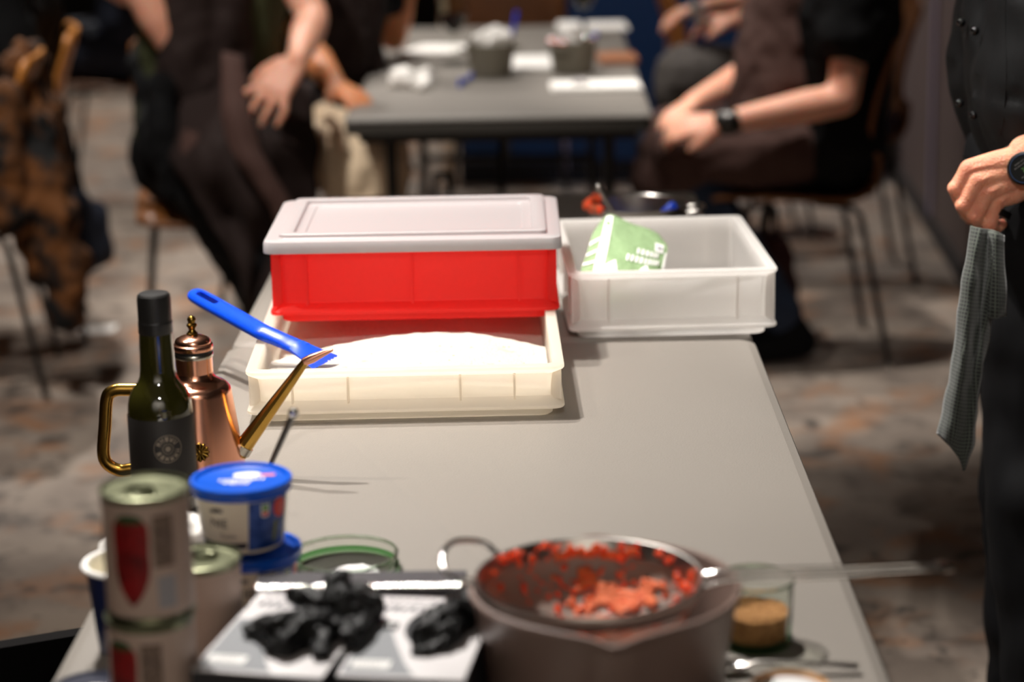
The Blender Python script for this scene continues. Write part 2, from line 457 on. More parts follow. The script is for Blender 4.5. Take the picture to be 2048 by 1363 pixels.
def sheet_obj(name, rows, m, root, thick=.003, sub=2, wob=None):
    """cloth: a grid of points through the folds, smoothed, with thickness"""
    rows = [smooth_path([tuple(p) for p in r], 5) for r in rows]
    cols = list(zip(*rows)); cols = [smooth_path([tuple(p) for p in c], 5) for c in cols]
    rows = list(zip(*cols))
    bm = B()
    uvl = bm.loops.layers.uv.new('UVMap')
    nr, nc = len(rows), len(rows[0])
    V = [[bm.verts.new(p) for p in r] for r in rows]
    us = [[0]*nc for _ in range(nr)]; vs_ = [[0]*nc for _ in range(nr)]
    for i in range(nr):
        for j in range(nc):
            if j: us[i][j] = us[i][j-1] + (Vector(rows[i][j])-Vector(rows[i][j-1])).length
            if i: vs_[i][j] = vs_[i-1][j] + (Vector(rows[i][j])-Vector(rows[i-1][j])).length
    for i in range(nr-1):
        for j in range(nc-1):
            f = bm.faces.new((V[i][j], V[i][j+1], V[i+1][j+1], V[i+1][j]))
            for lp, (a, b) in zip(f.loops, ((i, j), (i, j+1), (i+1, j+1), (i+1, j))): lp[uvl].uv = (us[a][b], vs_[a][b])
    if wob:
        bm.normal_update()
        for v in bm.verts: v.co += v.normal*noise.noise(v.co*wob[0])*wob[1]
    inv = (Matrix.Translation(root.location) @ root.rotation_euler.to_matrix().to_4x4()).inverted() if root else Matrix.Identity(4)
    bmesh.ops.transform(bm, matrix=inv, verts=bm.verts)
    me = bpy.data.meshes.new(name); bm.to_mesh(me); bm.free(); finish(me, True, 80)
    o = link(name, me, m, root)
    so = o.modifiers.new('t', 'SOLIDIFY'); so.thickness = thick; so.offset = 0
    return o

def text_mesh(body, size):
    cu = bpy.data.curves.new('t', 'FONT'); cu.body = body; cu.size = size; cu.align_x = 'CENTER'; cu.align_y = 'CENTER'; cu.resolution_u = 2
    o = bpy.data.objects.new('t', cu); COL.objects.link(o)
    dg = bpy.context.evaluated_depsgraph_get(); dg.update()
    me = bpy.data.meshes.new_from_object(o.evaluated_get(dg))
    bpy.data.objects.remove(o); bpy.data.curves.remove(cu)
    bm = B(); bm.from_mesh(me); bpy.data.meshes.remove(me)
    return bm

def wrap(bm, r, th0, z0, taper=0.):
    """bend a flat (x, y) print round an upright cylinder of radius r (+taper*z): x runs along the wall, y up"""
    for v in bm.verts:
        z = z0+v.co.y; R = r+taper*z
        th = th0+v.co.x/R
        v.co = Vector((R*math.cos(th), R*math.sin(th), z))
    return bm

def print_rows(rows, ncol=10):
    """flat print in (x, y): rows of (y, x0, x1)"""
    bm = B()
    vr = [[bm.verts.new((x0+(x1-x0)*k/ncol, y, 0)) for k in range(ncol+1)] for y, x0, x1 in rows]
    for a, b in zip(vr, vr[1:]):
        for k in range(ncol): bm.faces.new((a[k], a[k+1], b[k+1], b[k]))
    return bm

def print_disc(r, cx=0, cy=0, seg=24, sx=1.):
    bm = B(); rings = [[(cx+sx*q*r*math.cos(2*PI*i/seg), cy+q*r*math.sin(2*PI*i/seg), 0) for i in range(seg)] for q in (.02, .5, 1)]
    add_rings(bm, rings, True, True, False)
    return bm

def scribble(lines, gap, seed=1, wmin=.5, wmax=1.0):
    """blurred unreadable lettering: rows of short upright strokes; lines = (y, x0, x1, height)"""
    rnd = random.Random(seed); bm = B()
    for y, x0, x1, h in lines:
        x = x0
        while x < x1:
            w = gap*rnd.uniform(wmin, wmax)*.6
            k = rnd.choice((0, 0, 1, 2))
            for (yy, hh) in ((y, h), ) if k == 0 else (((y+h*.35, h*.3), (y-h*.35, h*.3)) if k == 1 else ((y-h*.12, h*.76),)):
                vs4 = [bm.verts.new(p) for p in ((x, yy-hh/2, 0), (x+w, yy-hh/2, 0), (x+w, yy+hh/2, 0), (x, yy+hh/2, 0))]
                bm.faces.new(vs4)
            x += gap
    return bm

def flatten_to(bm, origin, ux, uy):
    o, a, b = Vector(origin), Vector(ux), Vector(uy)
    for v in bm.verts: v.co = o + a*v.co.x + b*v.co.y
    return bm

def cut(o, bm_cut):
    """cut a real hole through o with another closed mesh (same local space)"""
    me = bpy.data.meshes.new('cut'); bmesh.ops.recalc_face_normals(bm_cut, faces=bm_cut.faces); bm_cut.to_mesh(me); bm_cut.free()
    c = bpy.data.objects.new('cut', me); COL.objects.link(c)
    c.parent = o.parent
    md = o.modifiers.new('b', 'BOOLEAN'); md.operation = 'DIFFERENCE'; md.object = c; md.solver = 'EXACT'
    dg = bpy.context.evaluated_depsgraph_get(); dg.update()
    me2 = bpy.data.meshes.new_from_object(o.evaluated_get(dg))
    o.modifiers.clear(); old = o.data; o.data = me2; bpy.data.meshes.remove(old)
    bpy.data.objects.remove(c); bpy.data.meshes.remove(me)
    finish(me2)
# ------------------------------------------------------------------ the setting
T = 0.74     # height of the folding tables
bm = B(); add_box(bm, (0, 5.5, -.05), (7.6, 17, .1)); tag(obj('floor', bm, 'floor', None, False), kind='structure')
bm = B(); add_box(bm, (0, 5.5, 3.65), (7.6, 17, .1)); ceil = tag(obj('ceiling', bm, 'ceiling', None, False), kind='structure')
bm = B(); add_box(bm, (-3.85, 5.5, 1.8), (.1, 17, 3.6)); tag(obj('wall_left', bm, 'wall_dark', None, False), kind='structure')
bm = B(); add_box(bm, (0, 14.05, 1.8), (7.6, .1, 3.6)); tag(obj('wall_back', bm, 'wall_dark', None, False), kind='structure')
bm = B(); add_box(bm, (0, -3.05, 1.8), (7.6, .1, 3.6)); tag(obj('wall_front', bm, 'wall_light', None, False), kind='structure')
# right wall: brown panels side by side, running slightly away from the camera axis
def wall_x(y): return 1.375 + .063*(y-6.75)
ang = -math.atan(.063)
bm = B(); add_box(bm, (wall_x(7.5)+.09, 7.5, 1.8), (.08, 13.4, 3.6), Euler((0, 0, ang)))
wall = tag(obj('wall_right', bm, 'wall_dark', None, False), kind='structure')
pw = .62
pm = None
for k in range(16):
    y0 = 4.62+k*pw
    bmq = B(); add_box(bmq, (0, 0, 1.8), (.02, pw-.012, 3.56), None, .003)
    if pm is None:
        p = obj('panel', bmq, 'wall_brown', wall, False); pm = p.data
    else:
        bmq.free(); p = bpy.data.objects.new('panel', pm); COL.objects.link(p); p.parent = wall
    p.location = (wall_x(y0)+.035, y0, 0); p.rotation_euler = (0, 0, ang)
yb = 7.36
bm = B(); add_box(bm, (wall_x(yb)+.018, yb, 1.8), (.012, .05, 3.56), Euler((0, 0, ang)), .002)
tag(obj('trim_1', bm, 'lilac_metal', None, False), kind='structure')
bm = B(); add_box(bm, (wall_x(8.0)+.016, 8.0, .03), (.012, 6.6, .06), Euler((0, 0, ang)), .002)
tag(obj('baseboard_right', bm, 'wall_dark', None, False), kind='structure')

# dark blue counter front far behind the tables
cab = thing('counter', 'low dark blue panelled counter at the back of the room', 'counter', (.62, 8.62, 0))
bm = B(); add_box(bm, (0, 0, .43), (1.62, .42, .86), None, .006); obj('body', bm, 'navy_dark', cab, False)
bm = B(); add_box(bm, (0, -.01, .88), (1.66, .46, .04), None, .006); obj('counter_top', bm, 'navy_dark', cab, False)
bm = B(); add_box(bm, (-.845, -.19, .43), (.055, .06, .86), None, .004); obj('end_post', bm, 'beige_cloth', cab, False)
for k in range(4):
    bm = B(); add_box(bm, (-.605+k*.404, -.217, .44), (.37, .016, .70), None, .005); obj('panel', bm, 'navy_panel', cab, False)
    bm = B(); add_box(bm, (-.405+k*.404, -.222, .42), (.024, .012, .78), None, .003); obj('batten', bm, 'lilac_metal', cab, False)

# housings added around the lamps, all out of view
bm_can = B(); add_lathe(bm_can, [(.046, .02), (.05, .02), (.05, .17), (.04, .185), (0, .185)], 20, cap0=False, cap1=False)
add_lathe(bm_can, [(.046, .02), (.046, .12), (0, .12)], 20, cap0=False, cap1=False)
can_me = bpy.data.meshes.new('housing'); bm_can.to_mesh(can_me); bm_can.free(); finish(can_me); can_me.materials.append(M['lamp_glow'])
for i, (p, t, w, a, c) in enumerate(LAMPS):
    h = bpy.data.objects.new('track_spotlight', can_me); COL.objects.link(h); h.parent = ceil; h.location = p
    h.rotation_euler = (Vector(t)-Vector(p)).to_track_quat('-Z', 'Y').to_euler()
    bm = B(); add_tube(bm, [(0, 0, .10), (0, 0, .40)], .009, 8); obj('lamp_stem', bm, 'lamp_glow', ceil, loc=p)

# ------------------------------------------------------------------ folding tables
def folding_table(label, W, L, loc, rz, thick=.045):
    t = thing('folding_table', label, 'table', loc, rz, None)
    bm = B(); hw, hl = W/2, L/2
    add_loft(bm, [(hw-.004, hl-.004, T-.0125, .018), (hw-.0005, hl-.0005, T-.0120, .019), (hw, hl, T-.010, .019), (hw-.003, hl-.003, T-.0045, .018), (hw-.014, hl-.014, T, .014)], 6)
    obj('tabletop', bm, 'table', t, ang=20)
    bm = B(); add_loft(bm, [(hw-.014, hl-.014, T-thick, .012), (hw-.004, hl-.004, T-thick+.004, .018), (hw-.003, hl-.003, T-.0125, .019)], 6)
    obj('edge_band', bm, 'edge_band', t, ang=20)
    bm = B(); add_loft(bm, [(hw-.035, hl-.035, T-thick-.022, .02), (hw-.03, hl-.03, T-thick+.001, .02)], 4); obj('apron_rail', bm, 'dark_metal', t)
    for sy in (-1, 1):
        for sx in (-1, 1):
            bm = B(); add_tube(bm, [(sx*(hw-.10), sy*(hl-.22), T-thick-.02), (sx*(hw-.10), sy*(hl-.20), .012)], .0145, 12)
            add_lathe(bm, [(.017, 0), (.017, .03)], 12, (sx*(hw-.10), sy*(hl-.20), 0)); obj('leg', bm, 'dark_metal', t)
        bm = B(); add_tube(bm, [(-hw+.10, sy*(hl-.208), .34), (hw-.10, sy*(hl-.208), .34)], .011, 10); obj('crossbar', bm, 'dark_metal', t)
        bm = B(); add_tube(bm, [(0, sy*(hl-.21), .34), (0, sy*(hl-.52), T-thick-.02)], .009, 8); obj('brace', bm, 'dark_metal', t)
    return t
folding_table('grey folding table nearest the camera, crowded with cans, pot and glove boxes', .757, 1.83, (-.0417, 2.1415, 0), -.0128)
folding_table('grey folding table end to end behind the near one, under the crates', .752, 1.16, (-.022, 3.640, 0), -.0128)
folding_table('grey folding table with seated people around it and pans and napkins on it', .745, 1.98, (-.012, 6.235, 0), -.012)

# ------------------------------------------------------------------ stacking crates
def crate(name, label, cat, W, D, H, mkey, loc, rz, ribs_front, ribs_side, group=None):
    t = thing(name, label, cat, loc, rz, group); w, d = W/2, D/2
    bm = B()
    add_loft(bm, [(w-.0165, d-.0165, 0, .016), (w-.0145, d-.0145, .0015, .018), (w-.0145, d-.0145, .0115, .018),
                  (w-.001, d-.001, .0125, .014), (w, d, .014, .014), (w, d, .0165, .014), (w-.0015, d-.0015, .0185, .014),
                  (w-.0125, d-.0125, .0270, .012), (w-.0135, d-.0135, .0310, .012), (w-.0110, d-.0110, H-.0150, .012),
                  (w-.0100, d-.0100, H-.0120, .012), (w-.0015, d-.0015, H-.0065, .013), (w, d, H-.0045, .014), (w, d, H-.0012, .014), (w-.0012, d-.0012, H, .013),
                  (w-.0128, d-.0128, H, .010), (w-.0142, d-.0142, H-.0015, .009), (w-.0160, d-.0160, .0100, .008)], 6)
    obj('shell', bm, mkey, t, ang=34)
    bm = B()
    for x in ribs_front:
        for s in (-1, 1): add_box(bm, (x, s*(d-.0085), (H+.018)/2-.002), (.0026, .0095, H-.036))
    for y in ribs_side:
        for s in (-1, 1): add_box(bm, (s*(w-.0085), y, (H+.018)/2-.002), (.0095, .0026, H-.036))
    for sx in (-1, 1):
        for sy in (-1, 1):
            add_box(bm, (sx*(w-.0105), sy*(d-.0105), (H+.018)/2), (.0026, .016, H-.030), Euler((0, 0, sx*sy*-PI/4)))
    tag(obj('ribs', bm, mkey, t, False), kind='stuff')
    return t
tray = crate('dough_tray', 'shallow white plastic tray full of flour, under the red crate', 'tray', .40, .60, .0687, 'white_plastic', (-.1393, 2.955, T), .0152,
             (-.142, -.072, .069, .137), (-.2, -.08, .05, .19))
red = crate('red_crate', 'red plastic crate with a milky lid, stacked on the back of the flour tray', 'crate', .40, .30, .112, 'red_plastic', (-.1335, 3.099, .7969), .004,
            (-.148, -.003, .144), (-.09, .09))
crate('white_crate', 'deep white plastic crate holding a green paper bag', 'crate', .30, .40, .0985, 'white_rim', (.2255, 3.2545, T), .030,
      (-.092, .093), (-.13, 0, .13))
# lid
lw, ld = .205, .155
lid = tag(obj('crate_lid', (lambda b: (add_loft(b, [(lw-.0036, ld-.0036, .0124, .012), (lw-.0036, ld-.0036, .0005, .012), (lw-.0028, ld-.0028, 0, .0125), (lw-.0004, ld-.0004, .0006, .014), (lw, ld, .003, .015),
    (lw-.0004, ld-.0004, .0135, .015), (lw-.0015, ld-.0015, .0165, .0145), (lw-.0045, ld-.0045, .0178, .013), (lw-.0195, ld-.0175, .0180, .011), (lw-.0205, ld-.0185, .0190, .011), (lw-.0212, ld-.0192, .0232, .010), (lw-.0228, ld-.0208, .0242, .009),
    (lw-.0385, ld-.0335, .0242, .008), (lw-.0400, ld-.0350, .0232, .007), (lw-.0408, ld-.0358, .0180, .007), (lw-.0440, ld-.0385, .0168, .006), (lw-.0530, ld-.0455, .0168, .006), (lw-.0545, ld-.0470, .0150, .005)], 6, False, True), b)[1])(B()),
    'lid_plastic', None, ang=34, loc=(-.1338, 3.0975, .8963), rot=(0, 0, -.002)), 'milky white plastic lid with a stepped border closing the red crate', 'lid')

# flour filling the tray, heaped in the middle of the tray and thin at its sides
bm = B(); nx, ny = 100, 160; fw, fd = .1828, .2825
def flour_z(x, y):
    e = min(1, max(0, (abs(x)-.10)/.085))
    z = .0415 + .0085*math.exp(-((x-.03)/.10)**2) - .005*e*e
    z += .0018*noise.noise(Vector((x*28, y*28, 1))) + .0009*noise.noise(Vector((x*90, y*90, 4)))
    z += .0035*math.exp(-((y+.262)/.03)**2)
    cr_ = -.040-1.9*(x-.03)**2+.006*noise.noise(Vector((x*16, 2, 0)))+.003*noise.noise(Vector((x*60, 5, 0)))   # scooped away behind this crest
    f_ = min(1, max(0, (y-cr_)/.030)); z -= .024*f_*f_*(3-2*f_)
    return z
V = [[bm.verts.new((-fw+2*fw*i/nx, -fd+2*fd*j/ny, flour_z(-fw+2*fw*i/nx, -fd+2*fd*j/ny))) for i in range(nx+1)] for j in range(ny+1)]
for j in range(ny):
    for i in range(nx): bm.faces.new((V[j][i], V[j][i+1], V[j+1][i+1], V[j+1][i]))
tag(obj('flour', bm, 'flour', None, ang=180, loc=(-.1393, 2.955, T), rot=(0, 0, .0152)), 'white flour filling the shallow tray, heaped towards the middle', 'flour', kind='stuff')
rnd = random.Random(3); bm = B()
for k in range(58):
    x, y = rnd.uniform(-.14, .17), rnd.uniform(-.265, -.10)
    if k > 30: x, y = .088+rnd.gauss(0, .006), -.232+rnd.gauss(0, .004)
    r = rnd.uniform(.0006, .0015) if k <= 30 else rnd.uniform(.0016, .0034)
    bmesh.ops.create_icosphere(bm, subdivisions=1, radius=r, matrix=Matrix.Translation((x, y, flour_z(x, y)+r*.2)) @ Matrix.Diagonal((rnd.uniform(1, 2.2), 1, .7, 1)))
tag(obj('dough_crumbs', bm, 'crumb', None, loc=(-.1393, 2.955, T), rot=(0, 0, .0152)), 'yellowish dough crumbs scattered on the white flour', 'crumbs', kind='stuff')

# ------------------------------------------------------------------ blue scraper resting on the rim of the tray
sp = thing('dough_scraper', 'long blue plastic scraper resting across the tray rim, blade in the flour', 'scraper', (-0.2804, 2.8187, 0.8000))
E0 = Vector((-0.4370, 2.9650, 0.8375)); R0 = Vector((-0.3278, 2.8072, 0.8215)); N0 = Vector((-0.2742, 2.7804, 0.8050))
ax = (N0-E0).normalized(); up = Vector((0, -.45, .9)); side = ax.cross(up).normalized(); nrm = ax.cross(side).normalized()
if nrm.z < 0: nrm = -nrm
def sp_ring(p, hw, ht, n=18): return [p + side*hw*math.cos(2*PI*k/n) + nrm*ht*math.sin(2*PI*k/n)*(abs(math.sin(2*PI*k/n))**-.25 if abs(math.sin(2*PI*k/n)) > .01 else 1) for k in range(n)]
def sp_axis(q): return E0.lerp(R0, q/.62) if q < .62 else R0.lerp(N0, (q-.62)/.38)
st = [(-.030, .0035, .0026), (-.024, .0076, .0050), (-.010, .0112, .0068), (.02, .0130, .0076), (.12, .0136, .0080), (.35, .0132, .0082), (.60, .0128, .0080), (.80, .0122, .0070), (.93, .0125, .0052), (1.0, .0135, .0040)]
bm = B(); rg = []
for k in range(34):
    q = -.03+1.03*k/33 if k > 5 else (-.03, -.026, -.02, -.008, .02, .09)[k]
    for (q0, a0, b0), (q1, a1, b1) in zip(st, st[1:]):
        if q0 <= q <= q1+1e-9: f = (q-q0)/(q1-q0); f = f*f*(3-2*f); hw_, ht_ = a0+(a1-a0)*f, b0+(b1-b0)*f
    rg.append(sp_ring(sp_axis(q) if q >= 0 else E0+ax*q*(R0-E0).length*1.6, hw_, ht_))
add_rings(bm, rg, True, True, True); wobj('handle', bm, 'blue_plastic', sp, ang=40)
hb = sp.children[0]
bm = B(); a, b = sp_axis(.05), sp_axis(.21); rc = []
for off in (.03, -.03):
    rc.append([(a if math.cos(2*PI*k/20) < 0 else b) + ax*.0046*math.cos(2*PI*k/20) + side*.0046*math.sin(2*PI*k/20) + nrm*off - sp.location for k in range(20)])
add_rings(bm, rc, True, True, True); cut(hb, bm)
C1, C2 = Vector((-0.2273, 2.7848, 0.7935)), Vector((-0.2551, 2.7188, 0.7935)); bl = (C1+C2)/2
d1, d2 = (C1, C2) if (C1-bl).dot(side) > 0 else (C2, C1)
bm = B(); secs = []; st0 = sp_axis(.95)
for k in range(13):
    q = k/12
    a = (st0+side*.0118).lerp(d1, q); b = (st0-side*.0118).lerp(d2, q); mid = (a+b)/2; w = 1-.12*math.sin(q*PI)*(1-q)
    a = mid+(a-mid)*w; b = mid+(b-mid)*w; th = .0046*(1-q)**1.4+.0007
    secs.append([a+nrm*th*.6, a.lerp(mid, .5)+nrm*th, mid+nrm*th, b.lerp(mid, .5)+nrm*th, b+nrm*th*.6, b-nrm*th*.6, mid-nrm*th, a-nrm*th*.6])
add_rings(bm, secs, True, True, True); wobj('blade', bm, 'blue_plastic', sp, ang=50)
hb = [c for c in sp.children if c.name.startswith('blade')][0]
# worn blade edge notches
bm = B()
rnd = random.Random(5)
for k in range(9):
    p = C1.lerp(C2, k/8.0) + ax*rnd.uniform(.0006, .003)
    bmesh.ops.create_cone(bm, cap_ends=True, segments=7, radius1=rnd.uniform(.002, .0045), radius2=.003, depth=.02, matrix=Matrix.Translation(p-sp.location))
cut(hb, bm)

# ------------------------------------------------------------------ green bag in the white crate
gb = thing('flour_bag', 'crumpled green and white paper bag lying in the deep white crate', 'bag', (.165, 3.17, .755))
# a leaning paper bag: front face points, left to right and top to bottom
F = [[(0.1383, 3.2600, 0.8733), (0.1528, 3.2620, 0.8819), (0.1829, 3.2620, 0.8675), (0.2115, 3.2600, 0.8581), (0.2247, 3.2550, 0.8512)],
     [(0.1223, 3.2000, 0.8643), (0.1431, 3.1850, 0.8655), (0.1741, 3.1850, 0.8589), (0.2116, 3.1950, 0.8471), (0.2339, 3.2150, 0.8409)],
     [(0.1123, 3.1550, 0.8468), (0.1346, 3.1300, 0.8502), (0.1666, 3.1300, 0.8467), (0.2036, 3.1400, 0.8364), (0.2273, 3.1650, 0.8290)],
     [(0.1037, 3.1250, 0.8326), (0.1272, 3.0950, 0.8328), (0.1571, 3.0900, 0.8297), (0.1937, 3.1000, 0.8230), (0.2222, 3.1350, 0.8177)],
     [(0.0989, 3.1150, 0.8170), (0.1237, 3.0850, 0.8145), (0.1565, 3.0800, 0.8120), (0.1916, 3.0900, 0.8091), (0.2185, 3.1250, 0.8051)],
     [(0.1001, 3.1150, 0.7917), (0.1249, 3.0850, 0.7908), (0.1564, 3.0800, 0.7899), (0.1915, 3.0900, 0.7884), (0.2185, 3.1250, 0.7856)]]
F = [[Vector(p) for p in r] for r in F]
rows = [smooth_path([tuple(p) for p in r], 6) for r in F]; cols = [smooth_path([tuple(p) for p in c], 6) for c in zip(*rows)]; rows = [list(r) for r in zip(*cols)]
front = []
for r in rows:
    front.append([p + Vector((0, -1, .25))*(.0030*noise.noise(p*32)*1.7+.0026*noise.noise(p*75)) for p in r])
bm = B(); nr_, nc_ = len(front), len(front[0])
def depth_of(i, j):
    u, v = j/(nc_-1), i/(nr_-1)
    return .012 + .058*math.sin(PI*min(1, .12+v*.7))*(math.sin(PI*u)**.5 if 0 < u < 1 else 0)
VF = [[bm.verts.new(p) for p in r] for r in front]
VB = [[bm.verts.new((max(p.x, .097), min(p.y+depth_of(i, j), 3.40), max(p.z-.006, .757))) for j, p in enumerate(r)] for i, r in enumerate(front)]
for i in range(nr_-1):
    for j in range(nc_-1):
        bm.faces.new((VF[i][j], VF[i][j+1], VF[i+1][j+1], VF[i+1][j])); bm.faces.new((VB[i][j+1], VB[i][j], VB[i+1][j], VB[i+1][j+1]))
for i in range(nr_-1):
    for j in (0, nc_-1): bm.faces.new((VF[i][j], VF[i+1][j], VB[i+1][j], VB[i][j]))
for j in range(nc_-1):
    for i in (0, nr_-1): bm.faces.new((VF[i][j], VF[i][j+1], VB[i][j+1], VB[i][j]))
bag_front = [[p.copy() for p in r] for r in front]
def bag_pt(u, v, off=.0012):
    """point on the front of the bag, u 0..1 left to right, v 0..1 top to bottom"""
    i = min(nr_-2, max(0, int(v*(nr_-1)))); j = min(nc_-2, max(0, int(u*(nc_-1)))); fi = v*(nr_-1)-i; fj = u*(nc_-1)-j
    a = bag_front[i][j].lerp(bag_front[i][j+1], fj); b = bag_front[i+1][j].lerp(bag_front[i+1][j+1], fj)
    n = (bag_front[i][j+1]-bag_front[i][j]).cross(bag_front[i+1][j]-bag_front[i][j]).normalized()
    if n.y > 0: n = -n
    return a.lerp(b, fi)+n*off
wobj('paper_body', bm, 'green_bag', gb, ang=50)
def bag_print(name, quads, m, off=.0014, n=8):
    bm = B()
    for (q0, q1, q2, q3) in quads:   # uv corners: top left, top right, bottom right, bottom left
        V = [[bm.verts.new(bag_pt(*(Vector(q0).lerp(Vector(q1), i/n)).lerp(Vector(q3).lerp(Vector(q2), i/n), k/n), off)) for i in range(n+1)] for k in range(n+1)]
        for k in range(n):
            for i in range(n): bm.faces.new((V[k][i], V[k][i+1], V[k+1][i+1], V[k+1][i]))
    return wobj(name, bm, m, gb, ang=60)
bag_print('white_stripe', [((.17, .02), (.29, .02), (.31, .98), (.19, .98))], 'white_print')
bag_print('edge_stripe', [((.955, .30), (.995, .30), (.995, .98), (.955, .98))], 'white_print')
bag_print('pleat_print', [((.01, .30+.13*k), (.17, .23+.13*k), (.17, .26+.13*k), (.01, .34+.13*k)) for k in range(3)], 'white_print', n=4)
q = []
rnd = random.Random(11)
for row, (v0, u0, u1) in enumerate(((.285, .60, .84), (.385, .52, .88))):
    u = u0
    while u < u1:
        w = rnd.uniform(.022, .030); vv = v0 - .05*(u-.5)*-1
        q.append(((u, vv), (u+w, vv+.004), (u+w, vv+.074), (u, vv+.07))); u += w+.017
bag_print('lettering', q, 'white_print', .0016, 2)
bag_print('white_triangles', [((.40, .47), (.42, .47), (.56, .82), (.14, .66)), ((.72, .48), (.74, .48), (.92, .82), (.46, .82))], 'white_print', .0015)
bag_print('small_badge', [((.78, .17), (.93, .20), (.92, .31), (.77, .28))], 'white_print', .0015, 4)
bag_print('badge_mark', [((.81, .215), (.90, .235), (.895, .275), (.805, .255))], 'grey_print', .0019, 4)

# ------------------------------------------------------------------ pan with a spoon behind the white crate
PX, PY = .218, 3.70
fp = thing('steel_pan', 'low steel pan with tomato on its rim, behind the deep white crate', 'pan', (PX, PY, T))
bm = B(); add_lathe(bm, [(.076, 0), (.082, .004), (.086, .07), (.0885, .0745), (.0865, .0755), (.0835, .0725), (.0795, .006), (0, .005)], 48); obj('body', bm, 'steel', fp)
for s in (0,):
    bm = B(); add_tube(bm, smooth_path([(.083, -.025, .062), (.108, -.022, .066), (.114, 0, .067), (.108, .022, .066), (.083, .025, .062)], 5), .0035, 8); obj('handle', bm, 'steel', fp)
rnd = random.Random(8); bm = B()
for k in range(34):
    a = PI+rnd.uniform(-.75, .75); r = .0845+rnd.uniform(-.006, .004)
    s = rnd.uniform(.004, .009)
    bmesh.ops.create_icosphere(bm, subdivisions=1, radius=s, matrix=Matrix.Translation((PX+r*math.cos(a), PY+r*math.sin(a), T+.0745+rnd.uniform(-.004, .003))))
tag(obj('tomato_bits', bm, 'pulp', None), 'orange tomato bits stuck along the left rim of the steel pan', 'tomato', kind='stuff')
so = thing('serving_spoon', 'thin steel spoon handle leaning in the pan behind the crate', 'spoon', (PX-.02, PY, T+.01))
bm = B(); P0, P1 = Vector((PX-.01, PY-.05, T+.012)), Vector((0.1490, 3.6200, 0.8582))
pts = [P0, P0.lerp(P1, .3), P0.lerp(P1, .7), P1]
add_tube(bm, pts, [.004, .0032, .0035, .0052], 10, flat=.55); bmesh.ops.create_icosphere(bm, subdivisions=2, radius=.0055, matrix=Matrix.Translation(P1)); wobj('handle', bm, 'steel', so)
bm = B(); bmesh.ops.create_icosphere(bm, subdivisions=2, radius=1, matrix=Matrix.Translation(P0+Vector((0, .004, .0))) @ Matrix.Diagonal((.02, .028, .006, 1))); wobj('bowl', bm, 'steel', so)
sc = thing('spatula', 'blue spatula handle leaning on the right of the steel pan', 'spatula', (PX+.03, PY, T+.01))
P1 = Vector((0.2818, 3.7200, 0.8053)); P0 = Vector((PX+.0, PY+.01, T+.013)); e = P0.lerp(P1, .55)
bm = B(); add_tube(bm, [e, e.lerp(P1, .5), P1, P1+(P1-e)*.12], [.006, .0085, .0095, .006], 12, flat=.7); wobj('handle', bm, 'blue_plastic', sc)
bm = B(); add_tube(bm, [P0, e], [.018, .006], 10, flat=.3); wobj('blade', bm, 'blue_plastic', sc)
# ------------------------------------------------------------------ copper oil cruet
CX, CY = -.3652, 2.44
cr = thing('oil_cruet', 'polished copper oil cruet with a long brass spout, behind the dark bottle', 'cruet', (CX, CY, T))
bm = B(); add_lathe(bm, [(.0530, 0), (.0546, .003), (.0542, .008), (.0415, .1040), (.0411, .1070), (.0398, .1098), (.0374, .1124), (.0340, .1148), (.0325, .1152), (.0300, .1168), (.0268, .1188), (.0240, .1212), (.0224, .1240), (.0218, .1275)], 64); obj('body', bm, 'copper', cr, ang=50)
bm = B(); add_lathe(bm, [(.0216, .1265), (.0216, .1470), (.0150, .1470)], 48); obj('neck', bm, 'copper', cr)
bm = B(); add_lathe(bm, [(.0222, .1455), (.0226, .1465), (.0226, .1500), (.0220, .1508), (.016, .1508)], 48); obj('collar', bm, 'tin', cr)
bm = B(); add_lathe(bm, [(.0190, .1505), (.0215, .1508), (.0215, .1535), (.0190, .1538)], 40); obj('seal', bm, 'rubber', cr)
bm = B(); add_lathe(bm, [(.0200, .1534), (.0228, .1545), (.0234, .1575), (.0226, .1605), (.0205, .1618), (.0208, .1640), (.0192, .1668), (.0140, .1695), (.0080, .1712), (.0060, .1720), (0, .1722)], 48); lidc = obj('cruet_lid', bm, 'copper', cr)
bm = B(); add_lathe(bm, [(.0064, .1716), (.0066, .1732), (.0046, .1752), (.0036, .1775), (.0044, .1795), (.0060, .1820), (.0058, .1838), (.0040, .1855), (.0046, .1878), (.0050, .1895), (.0040, .1920), (.0018, .1936), (0, .194)], 28); obj('finial', bm, 'old_brass', lidc)
bm = B(); P0 = Vector((-0.3187, 2.4400, 0.7694)); P1 = Vector((-0.2372, 2.4400, 0.8775)); P2 = Vector((-0.2057, 2.4400, 0.8912))
add_tube(bm, [P0, P0.lerp(P1, .5), P1], [.0108, .0078, .0047], 12); spo = wobj('spout', bm, 'brass', cr, ang=25)
bm = B(); add_tube(bm, [P1+(P1-P2)*.06, P1.lerp(P2, .25), P1.lerp(P2, .96), P2], [.0052, .0058, .0026, .0022], 16)
bmesh.ops.create_icosphere(bm, subdivisions=2, radius=.0050, matrix=Matrix.Translation(P1)); tp = wobj('spout_tip', bm, 'copper', cr)
bm = B(); add_tube(bm, [P0+(P1-P0)*.02, P0+(P1-P0)*.09], [.0122, .0116], 16); wobj('solder_joint', bm, 'tin', cr)
bm = B(); add_tube(bm, smooth_path([(CX-.036, CY, T+.1065), (-0.4432, 2.4400, 0.8476), (-0.4588, 2.4400, 0.8467), (-0.4674, 2.4400, 0.8379), (-0.4717, 2.4400, 0.8055), (-0.4756, 2.4400, 0.7724), (-0.4712, 2.4400, 0.7584), (-0.4578, 2.4400, 0.7508), (-0.4438, 2.4400, 0.7518), (CX-.050, CY, T+.012)], 6), .0076, 14, flat=.72)
